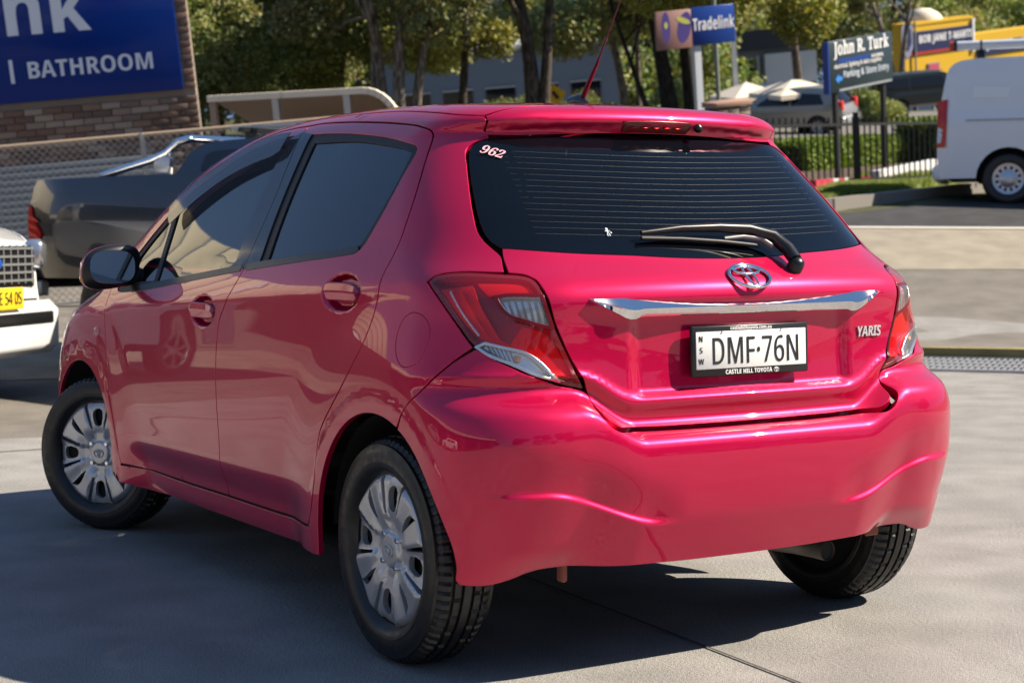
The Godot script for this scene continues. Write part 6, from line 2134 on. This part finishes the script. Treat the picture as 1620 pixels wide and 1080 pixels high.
func build_trees() -> void:
	var green := Color(0.22, 0.265, 0.10)
	var olive := Color(0.215, 0.235, 0.11)
	var light := Color(0.28, 0.295, 0.09)
	var data := [
		["leafy gum tree right behind the brick wall", Vector3(10.543, 4.19, -30.325), [[0.0, 0.0, 4.6, 0.16, 0.3, 0.2]], Vector3(0, 4.9, 0), Vector3(2.0, 2.4, 1.8), 14, 1.0, 5600, green],
		["leafy gum tree above the middle of the awning", Vector3(13.547, 4.516, -33.213), [[0.0, 0.0, 4.8, 0.15, -0.2, 0.3]], Vector3(0, 4.8, 0), Vector3(2.2, 2.5, 1.8), 14, 1.0, 5600, olive],
		["bushy gum tree above the rounded awning end", Vector3(13.81, 4.334, -30.697), [[0.0, 0.0, 4.6, 0.14, 0.3, 0.0]], Vector3(-0.3, 4.6, 0), Vector3(1.5, 2.2, 1.5), 12, 0.9, 5000, green],
		["gum tree with a cluster of stems beside the awning end", Vector3(12.444, 3.596, -25.616), [[0.0, 0.0, 5.0, 0.13, -0.5, 0.1], [0.22, 0.1, 5.2, 0.15, 0.1, 0.0], [0.45, -0.1, 4.8, 0.12, 0.7, 0.2], [-0.25, -0.1, 4.6, 0.08, -0.1, 0.1]], Vector3(0.1, 5.3, 0), Vector3(2.0, 1.7, 1.6), 13, 0.85, 4800, olive],
		["slim gum tree between the stem cluster and the forked tree", Vector3(15.582, 3.883, -28.42), [[0.0, 0.0, 4.8, 0.12, 0.25, 0.0]], Vector3(0.2, 4.7, 0), Vector3(1.4, 1.9, 1.3), 11, 0.8, 3800, light],
		["tall forked gum tree left of the antenna", Vector3(15.827, 3.72, -25.916), [[0.0, 0.0, 5.6, 0.19, -0.35, 0.1], [0.12, 0.0, 5.6, 0.14, 0.75, 0.2]], Vector3(0.2, 5.8, 0), Vector3(2.0, 1.5, 1.6), 11, 0.9, 4200, green],
		["thin pale gum tree right of the antenna", Vector3(23.772, 4.569, -34.046), [[0.0, 0.0, 5.6, 0.13, -0.5, 0.0], [0.3, 0.0, 5.2, 0.09, 0.6, 0.2]], Vector3(0.0, 5.4, 0), Vector3(2.3, 2.1, 1.8), 12, 0.95, 4600, olive],
		["thick dark trunked tree behind the pink sign panel", Vector3(22.05, 4.241, -29.209), [[-0.28, 0.0, 6.0, 0.22, -0.3, 0.0], [0.22, 0.1, 6.0, 0.20, 0.2, 0.0], [-0.75, 0.2, 4.5, 0.08, -0.9, 0.1]], Vector3(1.3, 5.0, 0.3), Vector3(2.4, 1.6, 1.6), 13, 0.95, 6000, light],
		["slender tree left of the store sign", Vector3(35.937, 6.315, -40.852), [[0.0, 0.0, 6.5, 0.17, -0.3, 0.0]], Vector3(-0.4, 6.6, 0), Vector3(2.6, 2.0, 2.0), 11, 1.15, 6000, light],
		["grey trunked tree arching beside the yellow shop", Vector3(55.954, 9.335, -57.046), [[0.0, 0.0, 6.0, 0.22, -1.6, 0.2], [0.3, 0.0, 6.5, 0.16, 0.4, 0.2]], Vector3(-2.0, 6.6, 0), Vector3(3.0, 1.8, 2.0), 11, 1.2, 6000, olive],
	]
	var i := 0
	for t in data:
		i += 1
		tree(t[0], "tree", t[1], t[2], crown(i, t[5], t[3], t[4], t[6]), t[7], 0.105 if i < 7 else 0.13, t[8], 100 + i, [M.bark, M.bark, M.bark, M.bark_pale, M.bark, M.bark, M.bark_pale, M.bark_dark, M.bark, M.bark_pale][i - 1])
	# the far belt of trees
	var far := [[26.377, 7.959, -72.539], [32.637, 8.608, -78.162], [31.815, 7.721, -66.883], [41.815, 8.867, -77.302], [40.855, 8.161, -68.461], [47.676, 8.625, -71.388], [44.342, 7.766, -61.633], [62.78, 10.97, -79.968], [61.52, 10.641, -72.508], [76.7, 12.676, -83.364], [68.541, 11.144, -70.63], [93.727, 16.034, -90.851], [86.223, 14.273, -77.703], [82.867, 11.828, -97.139], [20.5, 7.9, -75.0], [98.0, 14.0, -84.0], [70.0, 12.0, -90.0]]
	var where := ["far behind the brick wall", "beyond the middle of the awning", "beyond the rounded awning end", "far behind the slim gum tree", "far behind the forked gum tree", "far beyond the antenna", "behind the thin pale gum tree", "far behind the navy building", "behind the slender tree", "far behind the store sign", "just left of the yellow shop", "on the rise above the yellow shop", "on the rise above the white van", "furthest off behind the parasols", "beyond the left end of the awning", "furthest right on the rise", "on the skyline behind the store sign"]
	for k in far.size():
		var p := Vector3(far[k][0], far[k][1], far[k][2])
		var sc := 1.0 if k < 7 else 1.3
		tree("broad dark tree " + where[k], "tree", p, [[0.0, 0.0, 5.0 * sc, 0.25, 0.3, 0.0]], crown(40 + k, 16, Vector3(0, 5.0 * sc, 0), Vector3(4.2, 3.6, 3.0) * sc, 1.8 * sc), 2500, 0.27, (olive if k % 3 else green) * (1.4 if k in [11, 12, 15] else 1.2), 300 + k, M.bark, "")
	# low shrubs by the planter and under the trees
	var n := 0
	for q in [["low green shrub by the timber rail", Vector3(15.6, 3.2, -21.2), 0.5], ["low leafy shrub below the thin pale gum tree", Vector3(20.5, 4.0, -31.0), 0.9], ["dark clipped shrub in front of the grey building", Vector3(27.0, 5.0, -45.0), 1.1], ["tall bushy shrub in front of the grey building, below the forked tree", Vector3(26.0, 5.2, -40.5), 1.25], ["wide leafy shrub in front of the grey building, right of the road sign", Vector3(30.5, 5.6, -42.0), 1.3], ["round green shrub beside the small pale green car", dl(66.0, 14.3), 0.9]]:
		n += 1
		tree(q[0], "shrub", q[1], [[0.0, 0.0, 0.6, 0.05, 0.1, 0.0]], crown(80 + n, 6, Vector3(0, q[2] * 0.8, 0), Vector3(q[2], q[2] * 0.5, q[2] * 0.7), q[2] * 0.55), 1500, 0.09, green, 500 + n, M.bark_dark)

# what lies outside the frame but shows in the paint and the panes
func build_behind() -> void:
	var s := thing("showroom", "long dark showroom under a cream fascia, left of the frame", "building")
	s.position = Vector3(-15.5, 0, -12.0)
	var cw := mat(Color(0.022, 0.014, 0.012), 0.8)
	quad_box(s, "wall", Vector3(-3.0, 1.6, 0), Vector3(6.0, 3.2, 46.0), cw)
	quad_box(s, "fascia", Vector3(0.35, 3.55, 0), Vector3(0.7, 0.55, 46.4), M.cream)
	for k in 9:
		var o := quad_box(s, "window", Vector3(0.03, 1.4, -20.0 + 5.0 * k), Vector3(0.06, 2.0, 3.4), M.dark_glass)
		quad_box(o, "frame", Vector3(0.05, 1.4, -17.4 + 5.0 * k), Vector3(0.14, 2.8, 0.3), mat(Color(0.09, 0.05, 0.04), 0.7))
	var w := thing("cream_workshop", "tall workshop with cream cladding above a dark wall, beyond the left edge", "building")
	place(w, Vector3(-7.5, 0, -24.0), Basis(Vector3.UP, 0.25))
	quad_box(w, "lower_wall", Vector3(-0.25, 1.85, -0.1), Vector3(13.2, 3.7, 0.2), cw)
	for k in 26:
		quad_box(w, "cladding_sheet", Vector3(-6.5 + 0.5 * k, 5.4, 0), Vector3(0.46, 3.4, 0.2), M.cream, 0.02)
	for k in 3:
		quad_box(w, "downpipe", Vector3(-4.0 + 4.2 * k, 5.4, 0.16), Vector3(0.30, 3.4, 0.12), M.white_paint)
	# cars for sale behind the photographer and along the showroom
	var hatch := v2([0.05, 0.40, 0.0, 0.75, 0.08, 1.02, 0.45, 1.44, 0.75, 1.52, 2.2, 1.54, 2.7, 1.44, 3.4, 1.05, 4.2, 0.92, 4.45, 0.75, 4.5, 0.40])
	var hp := [v2([0.62, 1.05, 0.78, 1.36, 1.75, 1.42, 1.75, 1.03]), v2([1.85, 1.03, 1.85, 1.42, 2.35, 1.40, 3.0, 1.09, 2.95, 1.03])]
	var hcut := [[0, 2, "paint"], [2, 3, "glass"], [3, 5, "paint"], [5, 7, "glass"], [7, 10, "paint"]]
	var proto: Node3D
	var spots := [["white hatchback for sale behind the photographer, nearest the drive", Vector3(-3.4, 0, 12.6), 0.15, M.white_paint], ["dark hatchback for sale behind the photographer", Vector3(2.2, 0, 12.9), 0.1, mat(Color(0.03, 0.035, 0.045), 0.25)], ["silver hatchback for sale behind the photographer, furthest right", Vector3(7.6, 0, 12.2), 0.2, mat(Color(0.4, 0.4, 0.41), 0.25, 0.5)], ["white hatchback parked along the showroom", Vector3(-13.0, 0, -1.0), 1.45, M.white_paint], ["silver hatchback parked along the showroom", Vector3(-13.1, 0, -7.0), 1.5, mat(Color(0.4, 0.4, 0.41), 0.25, 0.5)]]
	for q in spots:
		var o := thing("sale_car", q[0], "car", q[1], q[2], "cars for sale around the lot")
		body_shell(o, hatch, [0.85, 3.55], 0.33, 0.39, 0.30, plain_hw(0.88, 1.0, 0.36, 0.0, 4.5), q[3], hp, hcut)
		car_wheels(o, [0.85, 3.55], 0.33, 0.74, M.alloy, 8)
	# trees behind the photographer
	var i := 0
	for p in [Vector3(-14, 0, 27), Vector3(-4, 0, 30), Vector3(6, 0, 29), Vector3(17, 0, 27), Vector3(-26, 0, 18), Vector3(28, 0, 16)]:
		i += 1
		var o := thing("gum_tree", "dark leafy tree behind the photographer, number %d from the left" % i, "tree", p)
		o.set_meta("label", ["spreading tree far back left of the photographer", "dark tree straight behind the photographer", "dark tree behind the sale cars", "dark tree behind the right of the lot", "lone tree past the showroom corner", "lone tree past the drain"][i - 1])
		var tb := MB.new()
		tb.tube([Vector3.ZERO, Vector3(0.1, 2.0, 0), Vector3(0.0, 4.0, 0.2)], [0.25, 0.2, 0.12], 10)
		part("trunk", tb, M.bark, o)
		leaves(o, "foliage", crown(140 + i, 12, Vector3(0, 4.2, 0), Vector3(3.2, 2.2, 2.5), 1.8), 2600, 0.30, Color(0.05, 0.06, 0.02), 700 + i)
